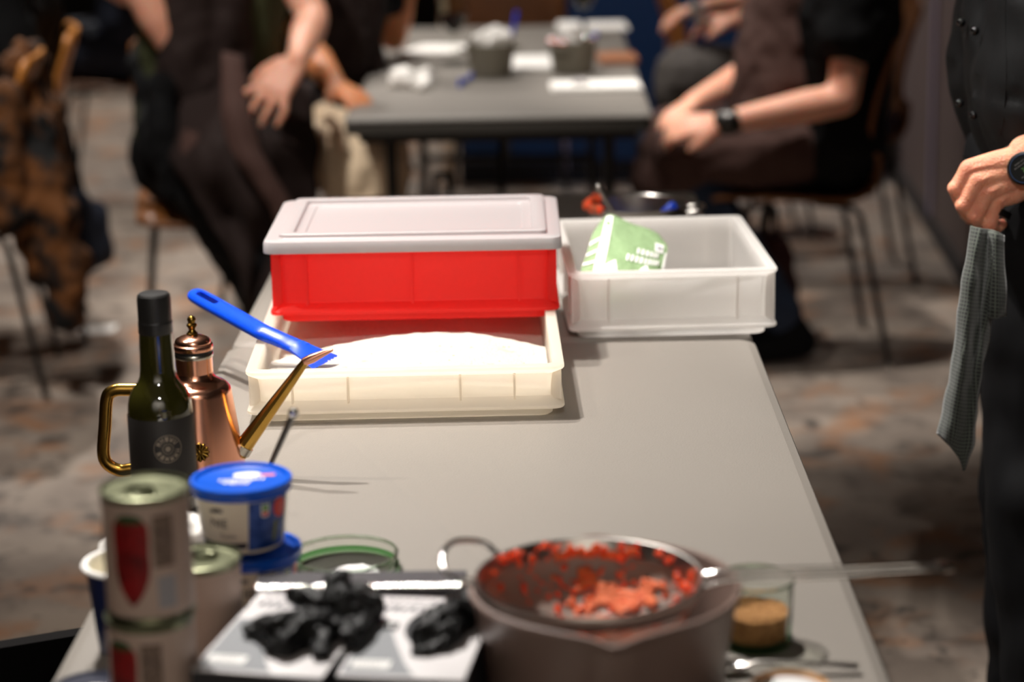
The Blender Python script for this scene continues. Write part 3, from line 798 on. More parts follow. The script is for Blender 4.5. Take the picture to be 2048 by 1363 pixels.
wobj('handle', bm, 'brass', cr)
# chrysanthemum badge on the front
th = -1.40; zb = .0455; rb = .0485
em = B(); C0 = Vector((rb*math.cos(th), rb*math.sin(th), zb)); nv = Vector((math.cos(th), math.sin(th), .16)).normalized(); tv = Vector((-math.sin(th), math.cos(th), 0)); uv_ = nv.cross(tv)
for k in range(12):
    a = 2*PI*k/12; d = tv*math.cos(a)+uv_*math.sin(a)
    add_capsule(em, C0+d*.003+nv*.0016, C0+d*.0092+nv*.0012, .0012, .0024, 1)
bmesh.ops.create_icosphere(em, subdivisions=2, radius=.003, matrix=Matrix.Translation(C0+nv*.0018)); obj('flower_badge', em, 'old_brass', cr)

# ------------------------------------------------------------------ dark bottle
bo = thing('oil_bottle', 'dark green glass oil bottle with a matte black cap and black label', 'bottle', (-.3885, 2.33, T))
bm = B(); add_lathe(bm, [(.0300, 0), (.0345, .002), (.0356, .008), (.0358, .112), (.0352, .122), (.0330, .1315), (.0285, .1400), (.0230, .1470), (.0202, .1535), (.0194, .162), (.0186, .185), (.0178, .216), (.0178, .236)], 56); obj('glass_body', bm, 'bottle_glass', bo, ang=30)
bm = B(); add_lathe(bm, [(.0182, .2020), (.0187, .2030), (.0187, .2130), (.0189, .2140), (.0186, .2152), (.0183, .2156), (.0184, .2400), (.0178, .2440), (.0160, .2462), (.0110, .2468), (.0, .2466)], 48); obj('cap', bm, 'cap', bo, ang=30)
bm = B(); add_lathe(bm, [(.0362, .020), (.0364, .0205), (.0364, .1110), (.0362, .1115)], 56, cap0=False, cap1=False); lb = obj('label', bm, 'label_black', bo)
bd = B(); TH = -1.245
def badge_piece(a0, a1, r0, r1, n=3):
    for k in range(n):
        q0, q1 = a0+(a1-a0)*k/n, a0+(a1-a0)*(k+1)/n
        bd.faces.new([bd.verts.new((r*math.cos(q), r*math.sin(q), 0)) for r, q in ((r0, q0), (r1, q0), (r1, q1), (r0, q1))])
badge_piece(0, 2*PI, .0150, .0158, 40)
badge_piece(0, 2*PI, .0001, .0030, 14)
rnd = random.Random(2)
for k in range(13):
    a = 2*PI*k/13
    if k in (0, 6): continue
    badge_piece(a+.04, a+.14, .0085, .0138, 1); badge_piece(a+.28, a+.38, .0085, .0138, 1); badge_piece(a+.14, a+.28, rnd.choice((.0085, .0105, .0125)), rnd.choice((.0100, .0115, .0138)), 1)
for k in range(16): badge_piece(2*PI*k/16, 2*PI*k/16+.12, .0042, .0070, 1)
wrap(bd, .0368, TH, .0795); obj('badge_print', bd, 'badge', bo)

# ------------------------------------------------------------------ tomato cans
def make_can(label, loc, rz, group):
    t = thing('tomato_can', label, 'can', loc, rz, group)
    bm = B(); add_lathe(bm, [(.0340, .0025), (.0355, .0), (.0372, .0006), (.0375, .0022), (.0366, .0036), (.0362, .006), (.0362, .104), (.0366, .1064), (.0375, .1078), (.0374, .1096), (.0362, .1100), (.0352, .1090), (.0346, .1066), (.0300, .1060), (.0290, .1066), (.0230, .1066), (.0222, .1060), (0, .1060)], 56); obj('tin', bm, 'can_metal', t, ang=30)
    bm = B(); add_lathe(bm, [(.0364, .0068), (.0366, .0072), (.0366, .1028), (.0364, .1032)], 56, cap0=False, cap1=False); lb = obj('label', bm, 'can_label', t)
    # long red tomato printed on the label, darker lower flanks, green crown
    prof = [(.0900, .0130), (.086, .0155), (.076, .0160), (.062, .0152), (.050, .0158), (.040, .0142), (.030, .0104), (.022, .0056), (.0170, .0008)]
    bm = print_rows([(z, -w, w) for z, w in prof]); wrap(bm, .03675, 0, 0); obj('tomato_print', bm, 'tomato_print', t)
    bm = print_rows([(.0960, -.0045, .0045), (.0940, -.0095, .0095), (.0905, -.0125, .0125), (.0880, -.0105, .0105)]); wrap(bm, .03685, 0, 0); obj('leaf_print', bm, 'green_print', t)
    bm = print_rows([(.0945, .019, .037), (.050, .019, .037)]); wrap(bm, .03672, 0, 0); obj('text_block', bm, 'brown_print', t)
    bm = scribble([(z, .0205, .036, .0022) for z in (.090, .0855, .081, .0765, .072, .0675, .063, .0585, .054)], .0022, 4); wrap(bm, .0369, 0, 0); obj('small_print', bm, 'can_label', t)
    bm = print_rows([(.042, .021, .037), (.014, .021, .037)]); wrap(bm, .03672, 0, 0); obj('pale_block', bm, 'grey_print', t)
    bm = B(); add_tube(bm, [(.017*math.cos(a)*.62+.010, .012*math.sin(a), .1084) for a in [2*PI*k/18 for k in range(18)]], .0022, 8, True, flat=.5)
    add_box(bm, (.0205, 0, .1078), (.012, .012, .0016), None, .0006); bmesh.ops.create_icosphere(bm, subdivisions=2, radius=.0032, matrix=Matrix.Translation((.0225, 0, .1085)) @ Matrix.Diagonal((1, 1, .5, 1))); obj('pull_tab', bm, 'can_metal', t)
    return t
can = make_can('tomato can standing on top of another can, whole red tomato facing front', (-.306, 1.733, T+.1102), -1.80, 'tomato cans')
dup(can, (-.3075, 1.731, T), -2.19, 'lower tomato can with another can standing on it, cut off by the frame')
dup(can, (-.2842, 1.866, T), 1.2, 'single tomato can standing beside the stack, in front of the blue pots')

# ------------------------------------------------------------------ blueberry pots with blue lids
def make_pot(label, loc, rz, group):
    t = thing('dairy_pot', label, 'pot', loc, rz, group)
    bm = B(); add_lathe(bm, [(.0362, .0010), (.0378, .0), (.0392, .0012), (.0452, .0590), (.0468, .0595), (.0468, .0615), (.0440, .0620)], 56); obj('cup', bm, 'tub_white', t, ang=30)
    bm = B(); add_lathe(bm, [(.0470, .0555), (.0484, .0550), (.0489, .0560), (.0480, .0590), (.0488, .0612), (.0494, .0622), (.0494, .0645), (.0484, .0660), (.0450, .0662), (.0436, .0650), (.0428, .0632), (.0412, .0626), (.0, .0626)], 64); lid = obj('lid', bm, 'blue_lid', t, ang=30)
    R0, TP = .03945, .1035
    def pr(name, bm, m): wrap(bm, R0, 0, .0, TP); return obj(name, bm, m, t)
    bm = print_rows([(.053, .006, .056), (.030, .005, .051), (.004, .004, .045)], 16); pr('blueberry_print', bm, 'tub_blue')
    R0 = .0396
    bm = print_disc(.0102, .0415, .0425, 24, .92); pr('red_dot', bm, 'red_print')
    bm = scribble([(.044, .0375, .0455, .0035), (.039, .038, .045, .0025)], .0022, 9); R0 = .03972; pr('dot_text', bm, 'pink_print'); R0 = .0396
    bm = print_rows([(.0500, .0180, .0275), (.0390, .0178, .0268), (.0365, .0195, .025)], 6); pr('white_badge', bm, 'white_print')
    R0 = .03972
    bm = print_rows([(.0490, .0195, .0262), (.0428, .0192, .0258)], 5); pr('green_badge', bm, 'green_badge')
    bm = print_rows([(.0418, .0188, .0264), (.0378, .0200, .0250)], 5); pr('badge_base', bm, 'red_print')
    bm = print_rows([(.030, .033, .037), (.010, .029, .034)], 3); pr('leaf_print', bm, 'leaf_print')
    bm = print_rows([(.0125, -.047, .003), (.0070, -.046, .002)], 14); pr('navy_band', bm, 'navy_print')
    bm = text_mesh('NIE', .0125); bmesh.ops.transform(bm, matrix=Matrix.Translation((-.0245, .0320, 0)), verts=bm.verts); pr('lettering', bm, 'navy_print')
    bm = scribble([(.0455, -.034, -.019, .0050)], .0019, 21, .8, 1.3); pr('script_line', bm, 'navy_print')
    bm = text_mesh('Turkm', .0062); bmesh.ops.transform(bm, matrix=Matrix.Translation((-.0150, .0195, 0)), verts=bm.verts); pr('small_lettering', bm, 'navy_print')
    # print on the lid
    bm = print_disc(.0088, .006, .0150, 24, 1.55); flatten_to(bm, (0, 0, .0631), (0, 1, 0), (-1, 0, 0)); obj('white_oval', bm, 'white_print', lid)
    bm = print_rows([(.0150, .0195, .0335), (.0080, .0190, .0330)], 4); flatten_to(bm, (0, 0, .0630), (0, 1, 0), (-1, 0, 0)); obj('pink_strip', bm, 'pink_print', lid)
    bm = scribble([(.001, -.0215, .020, .0070), (-.0065, -.017, .010, .0056), (-.0125, -.010, .006, .0040)], .0046, 17, .9, 1.3); flatten_to(bm, (0, 0, .0631), (0, 1, 0), (-1, 0, 0)); obj('lid_lettering', bm, 'white_print', lid)
    return t
pot = make_pot('blueberry dairy pot with a blue lid, upper one of the stacked pair', (-.2640, 2.0250, T+.0667), -1.44, 'blueberry pots with blue lids')
dup(pot, (-.2565, 2.0150, T), -1.1, 'lower blue lidded dairy pot, with the other pot standing on its lid')

# ------------------------------------------------------------------ opened cup, crumpled paper, steel utensil
cu = thing('open_cup', 'opened navy and white cup with cream inside, left of the cans', 'cup', (-.3585, 1.925, T))
bm = B(); add_lathe(bm, [(.0310, 0), (.0320, .001), (.0398, .083)], 48, cap1=False); add_lathe(bm, [(.0394, .083), (.0316, .004), (0, .004)], 48, cap0=False); bmesh.ops.remove_doubles(bm, verts=bm.verts, dist=1e-6); obj('wall', bm, 'cup_blue', cu)
bm = B(); add_lathe(bm, [(.0396, .0815), (.0430, .0820), (.0438, .0840), (.0425, .0858), (.0385, .0855), (.0372, .0830), (.0345, .0540)], 48, cap0=False, cap1=False); obj('rim', bm, 'white_print', cu)
bm = B(); add_lathe(bm, [(.0340, .050), (.0345, .056), (.030, .060), (.018, .056), (0, .058)], 40); 
for v in bm.verts: v.co.z += .006*noise.noise(v.co*60) if v.co.z > .052 else 0
tag(obj('cream', bm, 'cream', None, loc=(-.3585, 1.925, T)), 'yellowish cream left inside the opened navy cup', 'cream', kind='stuff')
bm = flesh([[(-.402, 2.085, .766, .022), (-.385, 2.09, .785, .026), (-.335, 2.095, .785, .028), (-.318, 2.09, .775, .028)], [(-.385, 2.08, .768, .026), (-.32, 2.085, .768, .027)], [(-.375, 2.10, .80, .016), (-.345, 2.10, .805, .015)]], .004, 2, (34, .009))
for v in bm.verts: v.co.z = max(v.co.z, T+.0005)
o = thing('crumpled_napkin', 'crumpled white paper napkin behind the opened cup', 'napkin', (-.36, 2.09, T)); wobj('paper_body', bm, 'paper', o, ang=60)
ut = thing('steel_utensil', 'dark steel kitchen utensil leaning on the upper dairy pot', 'utensil', (-0.2911, 2.3205, 0.7450))
P1 = Vector((-0.2174, 2.0920, 0.9161)); P0 = Vector((-0.2911, 2.3205, 0.7450))
bm = B(); add_tube(bm, [P0, P0.lerp(P1, .55), P1], [.0030, .0042, .0052], 12, flat=.6); wobj('handle', bm, 'dark_steel', ut)
bm = B(); add_capsule(bm, P1, P1+(P1-P0).normalized()*.003, .0053, .0046, 2); wobj('end_cap', bm, 'chrome', ut)

# ------------------------------------------------------------------ shallow glass dish with salt
gd = thing('glass_dish', 'shallow clear glass dish with a green tinted rim, holding a little salt', 'dish', (-.1747, 2.1235, T))
bm = B(); add_lathe(bm, [(0, 0), (.0505, 0), (.0530, .0025), (.0540, .0155), (.0548, .0172), (.0536, .0182), (.0520, .0172), (.0508, .0050), (.0490, .0030), (0, .0030)], 64); obj('bowl', bm, 'glass', gd, ang=40)
bm = B(); add_lathe(bm, [(.0525, .0005), (.0548, .0022), (.0556, .0050), (.0552, .0066), (.0542, .0050), (.0532, .0025)], 64, cap0=False, cap1=False); obj('foot_ring', bm, 'green_glass', gd)
bm = B(); add_lathe(bm, [(.0532, .0150), (.0548, .0155), (.0552, .0175), (.0540, .0190), (.0524, .0182), (.0524, .0160), (.0532, .0150)], 64, cap0=False, cap1=False); obj('rim', bm, 'rim_glass', gd)
bm = B(); add_lathe(bm, [(.026, 0), (.022, .003), (.012, .0062), (0, .0075)], 36)
for v in bm.verts: v.co += Vector((noise.noise(v.co*90), noise.noise(v.co*90+Vector((3, 1, 2))), 0))*.004; v.co.z = max(.0, v.co.z+(.0015*noise.noise(v.co*150) if v.co.z > 0 else 0))
tag(obj('salt', bm, 'salt', None, loc=(-.163, 2.098, T+.0033)), 'small heap of white salt in the shallow glass dish', 'salt', kind='stuff')

# ------------------------------------------------------------------ cling film carton with saw-tooth cutter
fb = thing('film_carton', 'long dark cling film carton with a shiny serrated cutter, behind the glove boxes', 'carton', (-.1450, 1.9330, T), -.02)
bm = B(); add_box(bm, (0, 0, .030), (.196, .044, .060), None, .0012); obj('carton', bm, 'film_box', fb, False)
bm = B(); add_box(bm, (0, -.0175, .0604), (.194, .007, .0010)); obj('copper_band', bm, 'film_copper', fb, False)
bm = B(); n = 44
vt = []
for k in range(n*2+1):
    x = -.0955+.191*k/(n*2); vt.append((bm.verts.new((x, -.0228, .0625 if k % 2 else .0590)), bm.verts.new((x, -.0228, .0540)), bm.verts.new((x, -.0222, .0625 if k % 2 else .0590)), bm.verts.new((x, -.0222, .0540))))
for a, b in zip(vt, vt[1:]):
    bm.faces.new((a[1], b[1], b[0], a[0])); bm.faces.new((a[2], b[2], b[3], a[3])); bm.faces.new((a[0], b[0], b[2], a[2]))
for k in range(n):
    x = -.0955+.191*(2*k+1)/(n*2); add_capsule(bm, (x, -.0250, .0600), (x, -.0195, .0624), .0013, .0013, 1)
tag(obj('cutter', bm, 'bead', fb, ang=80), kind='stuff')

# ------------------------------------------------------------------ glove boxes and gloves
def glove_box(label, loc, rz, W, D, hole_c, seed):
    t = thing('glove_box', label, 'box', loc, rz, 'white glove boxes'); H = .07
    bm = B(); add_box(bm, (0, 0, H/2-.0005), (W, D, H-.001), None, .001)
    ob = obj('carton', bm, 'card_dark', t, False)
    bm = B(); add_box(bm, (0, 0, H), (W, D, .0016), None, .0006); top = obj('top_panel', bm, 'card_white', t, False)
    bc = B(); add_lathe(bc, [(1, -.03), (1, .03)], 28)
    for v in bc.verts: v.co = Vector((hole_c[0]+v.co.x*W*.27, hole_c[1]+v.co.y*D*.26, H+v.co.z))
    cut(top, bc)
    z = H+.0012
    bm = print_rows([(-D/2+.004, -W/2+.003, W*.10), (-D/2+.030, -W/2+.003, -W*.02), (-D/2+.070, -W/2+.003, -W*.16), (-D/2+.115, -W/2+.003, -W*.30)], 6); flatten_to(bm, (0, 0, z), (1, 0, 0), (0, 1, 0)); obj('grey_print', bm, 'card_grey', t)
    bm = print_rows([(-D/2+.016, -W/2+.008, -W/2+.040), (-D/2+.032, -W/2+.008, -W/2+.040)], 4); flatten_to(bm, (0, 0, z+.0005), (1, 0, 0), (0, 1, 0)); obj('label_panel', bm, 'white_print', t)
    bm = scribble([(-D/2+.027, -W/2+.011, -W/2+.037, .0035), (-D/2+.021, -W/2+.011, -W/2+.030, .0025)], .0035, seed); flatten_to(bm, (0, 0, z+.001), (1, 0, 0), (0, 1, 0)); obj('label_text', bm, 'card_grey', t)
    bm = scribble([(D/2-.030, -W/2+.010, W/2-.010, .010), (D/2-.012, -W/2+.010, W/2-.020, .004)], .0075, seed+1, .9, 1.2); flatten_to(bm, (0, 0, z), (1, 0, 0), (0, 1, 0)); obj('dark_lettering', bm, 'navy_print', t)
    bm = print_rows([(-D/2+.100, -W/2+.016, -W/2+.030), (-D/2+.118, -W/2+.016, -W/2+.030)], 3); flatten_to(bm, (0, 0, z+.0004), (1, 0, 0), (0, 1, 0)); sq = obj('dark_mark', bm, 'card_dark', t)
    bm = scribble([(-D/2+.109, -W/2+.018, -W/2+.029, .007)], .004, seed+5); flatten_to(bm, (0, 0, z+.0009), (1, 0, 0), (0, 1, 0)); obj('mark_symbol', bm, 'white_print', t)
    return t
glove_box('left glove box, printed white and grey, two black gloves pulled out of it', (-.1965, 1.776, T), -.215, .1130, .182, (.010, .022), 31)
glove_box('right glove box, beside the big pot, one black glove pulled out of it', (-.0830, 1.763, T), -.150, .1060, .182, (.012, .022), 37)
Z0 = T+.0715
def glove(label, chains, seed):
    bm = flesh(chains, .0022, 2, None)
    bm.normal_update()
    for v in bm.verts:
        q = v.co + Vector((seed, 0, 0))
        n = 1-abs(noise.noise(q*48))*2; n2 = 1-abs(noise.noise(q*105+Vector((3, 7, 1))))*2
        v.co += v.normal*(.0046*(n-.45)+.0022*(n2-.4))
        if v.co.z < Z0: v.co.z = Z0+(v.co.z-Z0)*.05
    c = chains[0][0]
    o = thing('rubber_glove', label, 'glove', (c[0], c[1], Z0), 0, 'black rubber gloves'); wobj('rubber', bm, 'nitrile', o, ang=70)
def K(*a): return a
glove('black rubber glove with a raised finger, at the back of the left box', [
    [(-0.1303, 1.8021, 0.8220)+(.014,), (-0.1435, 1.7755, 0.8280)+(.016,), (-0.1550, 1.7754, 0.8420)+(.013,), (-0.1558, 1.7913, 0.8520)+(.0085,)],
    [(-0.1446, 1.7892, 0.8250)+(.015,), (-0.1703, 1.7902, 0.8320)+(.013,), (-0.1917, 1.7989, 0.8360)+(.0075,)],
    [(-0.1495, 1.8012, 0.8320)+(.011,), (-0.1383, 1.8286, 0.8260)+(.009,), (-0.1297, 1.8141, 0.8220)+(.008,)],
    [(-0.1368, 1.7672, 0.8220)+(.012,), (-0.1413, 1.7383, 0.8200)+(.009,)],
    [(-0.1558, 1.7913, 0.8520)+(.0085,), (-0.1495, 1.8095, 0.8460)+(.006,)]], 1)
glove('crumpled black rubber glove lying at the front of the left box', [
    [(-0.1578, 1.7625, 0.8220)+(.013,), (-0.1804, 1.7535, 0.8260)+(.015,), (-0.2010, 1.7459, 0.8240)+(.014,), (-0.2180, 1.7654, 0.8220)+(.008,), (-0.2293, 1.7694, 0.8170)+(.0055,)],
    [(-0.1823, 1.7504, 0.8250)+(.014,), (-0.1951, 1.7265, 0.8200)+(.012,), (-0.2048, 1.7299, 0.8170)+(.008,)],
    [(-0.1681, 1.7566, 0.8200)+(.011,), (-0.1621, 1.7215, 0.8160)+(.0078,), (-0.1684, 1.7156, 0.8150)+(.006,)],
    [(-0.1848, 1.7574, 0.8300)+(.009,), (-0.2023, 1.7610, 0.8280)+(.0085,)],
    [(-0.1724, 1.7581, 0.8240)+(.012,), (-0.1880, 1.7406, 0.8200)+(.010,)]], 2)
glove('crumpled black rubber glove on the right box, tucked against the big pot', [
    [(-0.0432, 1.8097, 0.8220)+(.012,), (-0.0575, 1.7698, 0.8240)+(.014,), (-0.0739, 1.7447, 0.8220)+(.014,), (-0.0811, 1.7292, 0.8180)+(.009,)],
    [(-0.0470, 1.7736, 0.8200)+(.011,), (-0.0613, 1.7425, 0.8190)+(.011,), (-0.0776, 1.7219, 0.8160)+(.0078,), (-0.0876, 1.7207, 0.8140)+(.005,)],
    [(-0.0575, 1.7705, 0.8260)+(.010,), (-0.0701, 1.7620, 0.8250)+(.010,)],
    [(-0.0551, 1.7503, 0.8180)+(.009,), (-0.0652, 1.7281, 0.8150)+(.008,)]], 3)

# ------------------------------------------------------------------ big pot with a pouring lip, sieve with tomato in it
QX, QY = .0755, 1.7735
RP = .1165
bp = thing('cooking_pot', 'large taupe cooking pot with a pouring lip, sieve resting in it', 'pot', (QX, QY, T))
prof = [(.090, 0), (.097, .004), (.1005, .012), (.1125, .098), (.1160, .1045), (.1172, .1085), (.1160, .1110), (.1130, .1115), (.1112, .1098), (.1096, .104), (.0975, .016), (.090, .008), (0, .008)]
seg = 96; rings = []
for r, z in prof:
    ring = []
    for k in range(seg):
        a = 2*PI*k/seg; d = math.atan2(math.sin(a+PI/2-.02), math.cos(a+PI/2-.02)); d2 = math.atan2(math.sin(a-PI/2-.02), math.cos(a-PI/2-.02))
        w = max(0, (z-.075)/.035)**1.5
        bump = math.exp(-abs(d)/.15)*.0200*w; back = math.exp(-(d2/.17)**2)*.008*w
        ring.append(((r+bump+back)*math.cos(a), (r+bump+back)*math.sin(a), z-.22*bump+.2*back))
    rings.append(ring)
bm = B(); add_rings(bm, rings, True, True, False); bmesh.ops.remove_doubles(bm, verts=bm.verts, dist=1e-6); obj('body', bm, 'taupe', bp, ang=30)
# sieve: lies on the rim by its loop and its handle
SX, SY, SZ = .0625, 1.7815, T+.1135
sv = thing('sieve', 'steel sieve with tomato stuck in it, resting on the big pot', 'sieve', (SX, SY, SZ))
RS = .0985
bm = B(); uvl = bm.loops.layers.uv.new('UVMap'); n1, n2 = 14, 72; G = []
for i in range(n1+1):
    a = (PI/2)*(i/n1)*.98; r = RS*.965*math.sin(PI/2-a*.999)**.85 if i else RS*.965; z = -.060*math.sin(a)
    G.append([bm.verts.new((r*math.cos(2*PI*k/n2), r*math.sin(2*PI*k/n2), z)) for k in range(n2)])
for i in range(n1):
    for k in range(n2):
        f = bm.faces.new((G[i][k], G[i][(k+1) % n2], G[i+1][(k+1) % n2], G[i+1][k]))
        for lp in f.loops: lp[uvl].uv = (lp.vert.co.x, lp.vert.co.y)
mesh_o = obj('mesh_bowl', bm, 'sieve_mesh', sv, ang=80)
bm = B(); add_lathe(bm, [(RS*.925, -.012), (RS*.955, -.0125), (RS*1.0, -.004), (RS*1.004, .001), (RS*.992, .0028), (RS*.972, .0022), (RS*.942, -.004), (RS*.915, -.0115)], 96, cap0=False, cap1=False)
vsr = bm.verts; obj('rim', bm, 'steel', sv, ang=40)
bm = B(); add_tube(bm, smooth_path([(-.078, .060, .001), (-.092, .068, .010), (-.116, .052, .017), (-.126, .028, .014), (-.124, .006, .006), (-.112, -.003, .002), (-.0985, -.004, .0)], 7), .0027, 10); obj('loop', bm, 'chrome', sv)
for dy in (-.0085, .0085):
    bm = B(); add_tube(bm, smooth_path([(.0965, dy*1.5-.012, .0), (.125, dy*1.2-.014, .0055), (.20, dy-.018, .008), (.275, dy*.8-.020, .011), (.292, dy*.5-.020, .012)], 6), .0026, 10); obj('handle_wire', bm, 'chrome', sv)
bm = B(); add_tube(bm, [(.278, -.0200, .0115), (.292, -.0202, .0120), (.304, -.0203, .0118), (.309, -.0203, .0110)], [.0060, .0098, .0090, .0055], 14, flat=.42, up=(0, 1, 0)); obj('handle_end', bm, 'chrome', sv)
# tomato pulp: clinging to the far rim, running down the mesh
rnd = random.Random(12); bm = B()
def bowl_pt(a, q):
    """q 0 at the rim, 1 at the bottom"""
    aa = (PI/2)*q*.98; r = RS*.955*math.sin(PI/2-aa*.999)**.85; return Vector((SX+r*math.cos(a), SY+r*math.sin(a), SZ-.060*math.sin(aa)))
def lump(a, q, s, e=1.0):
    p = bowl_pt(a, q); c = Vector((SX, SY, SZ+.02)); p = p + (c-p).normalized()*s*.35
    mx = Matrix.Translation(p) @ Euler((rnd.uniform(0, 3), rnd.uniform(0, 3), rnd.uniform(0, 3))).to_matrix().to_4x4() @ Matrix.Diagonal((1, rnd.uniform(.5, .9), rnd.uniform(.45, .8), 1))
    bmesh.ops.create_icosphere(bm, subdivisions=2, radius=s, matrix=mx)
for k in range(50): lump(PI/2+rnd.gauss(0, .55), abs(rnd.gauss(0, .11)), rnd.uniform(.0022, .0062))
for k in range(26): lump(.12+rnd.gauss(0, .32), .08+abs(rnd.gauss(0, .22)), rnd.uniform(.0022, .0060))
for k in range(20): lump(PI/2+rnd.gauss(0, .9), rnd.uniform(.15, .5), rnd.uniform(.0015, .0040))
for k in range(16): lump(-2.25+rnd.gauss(0, .18), .05+abs(rnd.gauss(0, .12)), rnd.uniform(.0022, .0050))
for k in range(110): lump(rnd.gauss(1.25, .55), rnd.uniform(.25, .95), rnd.uniform(.0012, .0038))
for k in range(14): lump(-PI/2+rnd.gauss(0, .5), rnd.uniform(.05, .4), rnd.uniform(.0015, .0034))
for v in bm.verts: v.co += Vector((noise.noise(v.co*210), noise.noise(v.co*210+Vector((9, 0, 0))), noise.noise(v.co*210+Vector((0, 9, 0)))))*.0011
tag(obj('tomato_pulp', bm, 'pulp', None, ang=80), 'wet red tomato pulp clinging to the steel sieve', 'tomato', kind='stuff')
# ragged sheets of pulp on the mesh wall
def film(a0, a1, q0, q1, seed):
    bm = B(); na, nq = 26, 14; V = {}
    for i in range(na+1):
        for j in range(nq+1):
            a = a0+(a1-a0)*i/na; q = q0+(q1-q0)*j/nq
            e = min(i, na-i)/na*2; f = min(j+3, nq-j)/nq*2
            if min(e*1.6, f)*.6+.75*noise.noise(Vector((a*7, q*11, seed))) < .26: continue
            p = bowl_pt(a, q); c = Vector((SX, SY, SZ+.02)); V[i, j] = bm.verts.new(p+(c-p).normalized()*(.0014+.0012*noise.noise(p*160)))
    for i in range(na):
        for j in range(nq):
            if all(k in V for k in ((i, j), (i+1, j), (i+1, j+1), (i, j+1))): bm.faces.new((V[i, j], V[i+1, j], V[i+1, j+1], V[i, j+1]))
    return bm
for (a0, a1, q0, q1, sd) in ((-.55, .30, .05, .50, 3), (1.0, 2.0, .06, .20, 8), (-2.5, -2.1, .05, .22, 6), (.2, 2.1, .25, .9, 9)):
    o = tag(obj('tomato_film', film(a0, a1, q0, q1, sd), 'sauce', None, ang=80), 'thin smear of tomato on the mesh of the sieve', 'tomato', kind='stuff')
    so_ = o.modifiers.new('t', 'SOLIDIFY'); so_.thickness = .0012

# ------------------------------------------------------------------ spice jar, teaspoon, small tub
JX, JY = .2205, 1.908
jr = thing('glass_jar', 'small clear glass jar of brown spice right of the big pot', 'jar', (JX, JY, T))
bm = B(); add_lathe(bm, [(0, 0), (.0290, 0), (.0322, .003), (.0334, .012), (.0352, .0600), (.0362, .0625), (.0352, .0640), (.0338, .0625), (.0318, .0125), (.030, .0075), (0, .0070)], 56); obj('glass_body', bm, 'glass', jr, ang=40)
bm = B(); add_lathe(bm, [(.0300, .0002), (.0330, .0022), (.0346, .0060), (.0342, .0078), (.0330, .0055)], 56, cap0=False, cap1=False); obj('foot_ring', bm, 'green_glass', jr)
bm = B(); add_lathe(bm, [(.0346, .0610), (.0362, .0615), (.0366, .0632), (.0354, .0648), (.0340, .0640), (.0338, .0618), (.0346, .0610)], 56, cap0=False, cap1=False); obj('rim', bm, 'rim_glass', jr)
bm = B(); add_lathe(bm, [(.0285, .0078), (.0308, .013), (.0318, .032), (.028, .0345), (.018, .0330), (.008, .0315), (0, .0322)], 44)
for v in bm.verts:
    if v.co.z > .030: v.co.z += .0028*noise.noise(v.co*120)
tag(obj('ground_spice', bm, 'spice', None, loc=(JX, JY, T)), 'brown ground spice filling half of the small glass jar', 'spice', kind='stuff')
ts = thing('teaspoon', 'polished teaspoon lying in front of the spice jar', 'spoon', (.24, 1.84, T))
bm = B(); a = Vector((0.1837, 1.8371, 0.7445)); b = Vector((0.3019, 1.8313, 0.7470))
d = (b-a)
add_tube(bm, smooth_path([tuple(a+d*.14+Vector((0, 0, .002)))+(.0035,), tuple(a+d*.26+Vector((0, 0, .0065)))+(.0024,), tuple(a+d*.5+Vector((0, 0, .006)))+(.0028,), tuple(a+d*.8+Vector((0, 0, .0025)))+(.0042,), tuple(b)+(.0052,)], 5) and [Vector(p) for p in [a+d*.14+Vector((0, 0, .002)), a+d*.26+Vector((0, 0, .0065)), a+d*.5+Vector((0, 0, .006)), a+d*.8+Vector((0, 0, .0025)), b, b+d*.02]], [.0032, .0024, .0028, .0042, .0050, .003], 12, flat=.45, up=(0, 1, 0)); wobj('handle', bm, 'steel', ts)
bm = B(); c0 = a+d*.04; e1 = d.normalized(); e2 = Vector((0, 0, 1)).cross(e1)
rg = []
for (q, zz) in ((1.0, .0035), (.97, .0042), (.8, .0022), (.5, .0002), (.05, -.0008)):
    rg.append([c0+e1*.0195*q*math.cos(2*PI*k/28)+e2*.0130*q*math.sin(2*PI*k/28)+Vector((0, 0, zz)) for k in range(28)])
rg2 = [[p-Vector((0, 0, .0012)) for p in r] for r in rg]
add_rings(bm, rg[::-1]+rg2, True, True, True); wobj('bowl', bm, 'chrome', ts)
sb = thing('small_tub', 'small kraft rimmed tub of white cream at the bottom edge of the frame', 'tub', (.2245, 1.692, T))
bm = B(); add_lathe(bm, [(.025, 0), (.0265, .001), (.0315, .046), (.0328, .0475), (.0326, .0500), (.0312, .0510), (.0298, .0500), (.0292, .046), (.0246, .004), (0, .004)], 44); obj('wall', bm, 'wood_bowl', sb, ang=30)
bm = B(); add_lathe(bm, [(.0286, .040), (.0290, .0455), (.022, .0475), (.010, .0465), (0, .0470)], 36); tag(obj('white_cream', bm, 'salt', None, loc=(.2245, 1.692, T)), 'white cream filling the small kraft rimmed tub', 'cream', kind='stuff')

cl_ = thing('cup_lid', 'dark navy lid with a white print lying on the table at the bottom left', 'lid', (-.374, 1.812, T))
bm = B(); add_lathe(bm, [(.0400, 0), (.0412, .001), (.0412, .0070), (.0400, .0082), (.0370, .0082), (.0360, .0066), (0, .0066)], 44); obj('disc', bm, 'navy_print', cl_, ang=30)
bm = print_disc(.009, 0, 0, 24, 1.4); flatten_to(bm, (0, 0, .0071), (1, 0, 0), (0, 1, 0)); obj('print', bm, 'white_print', cl_)

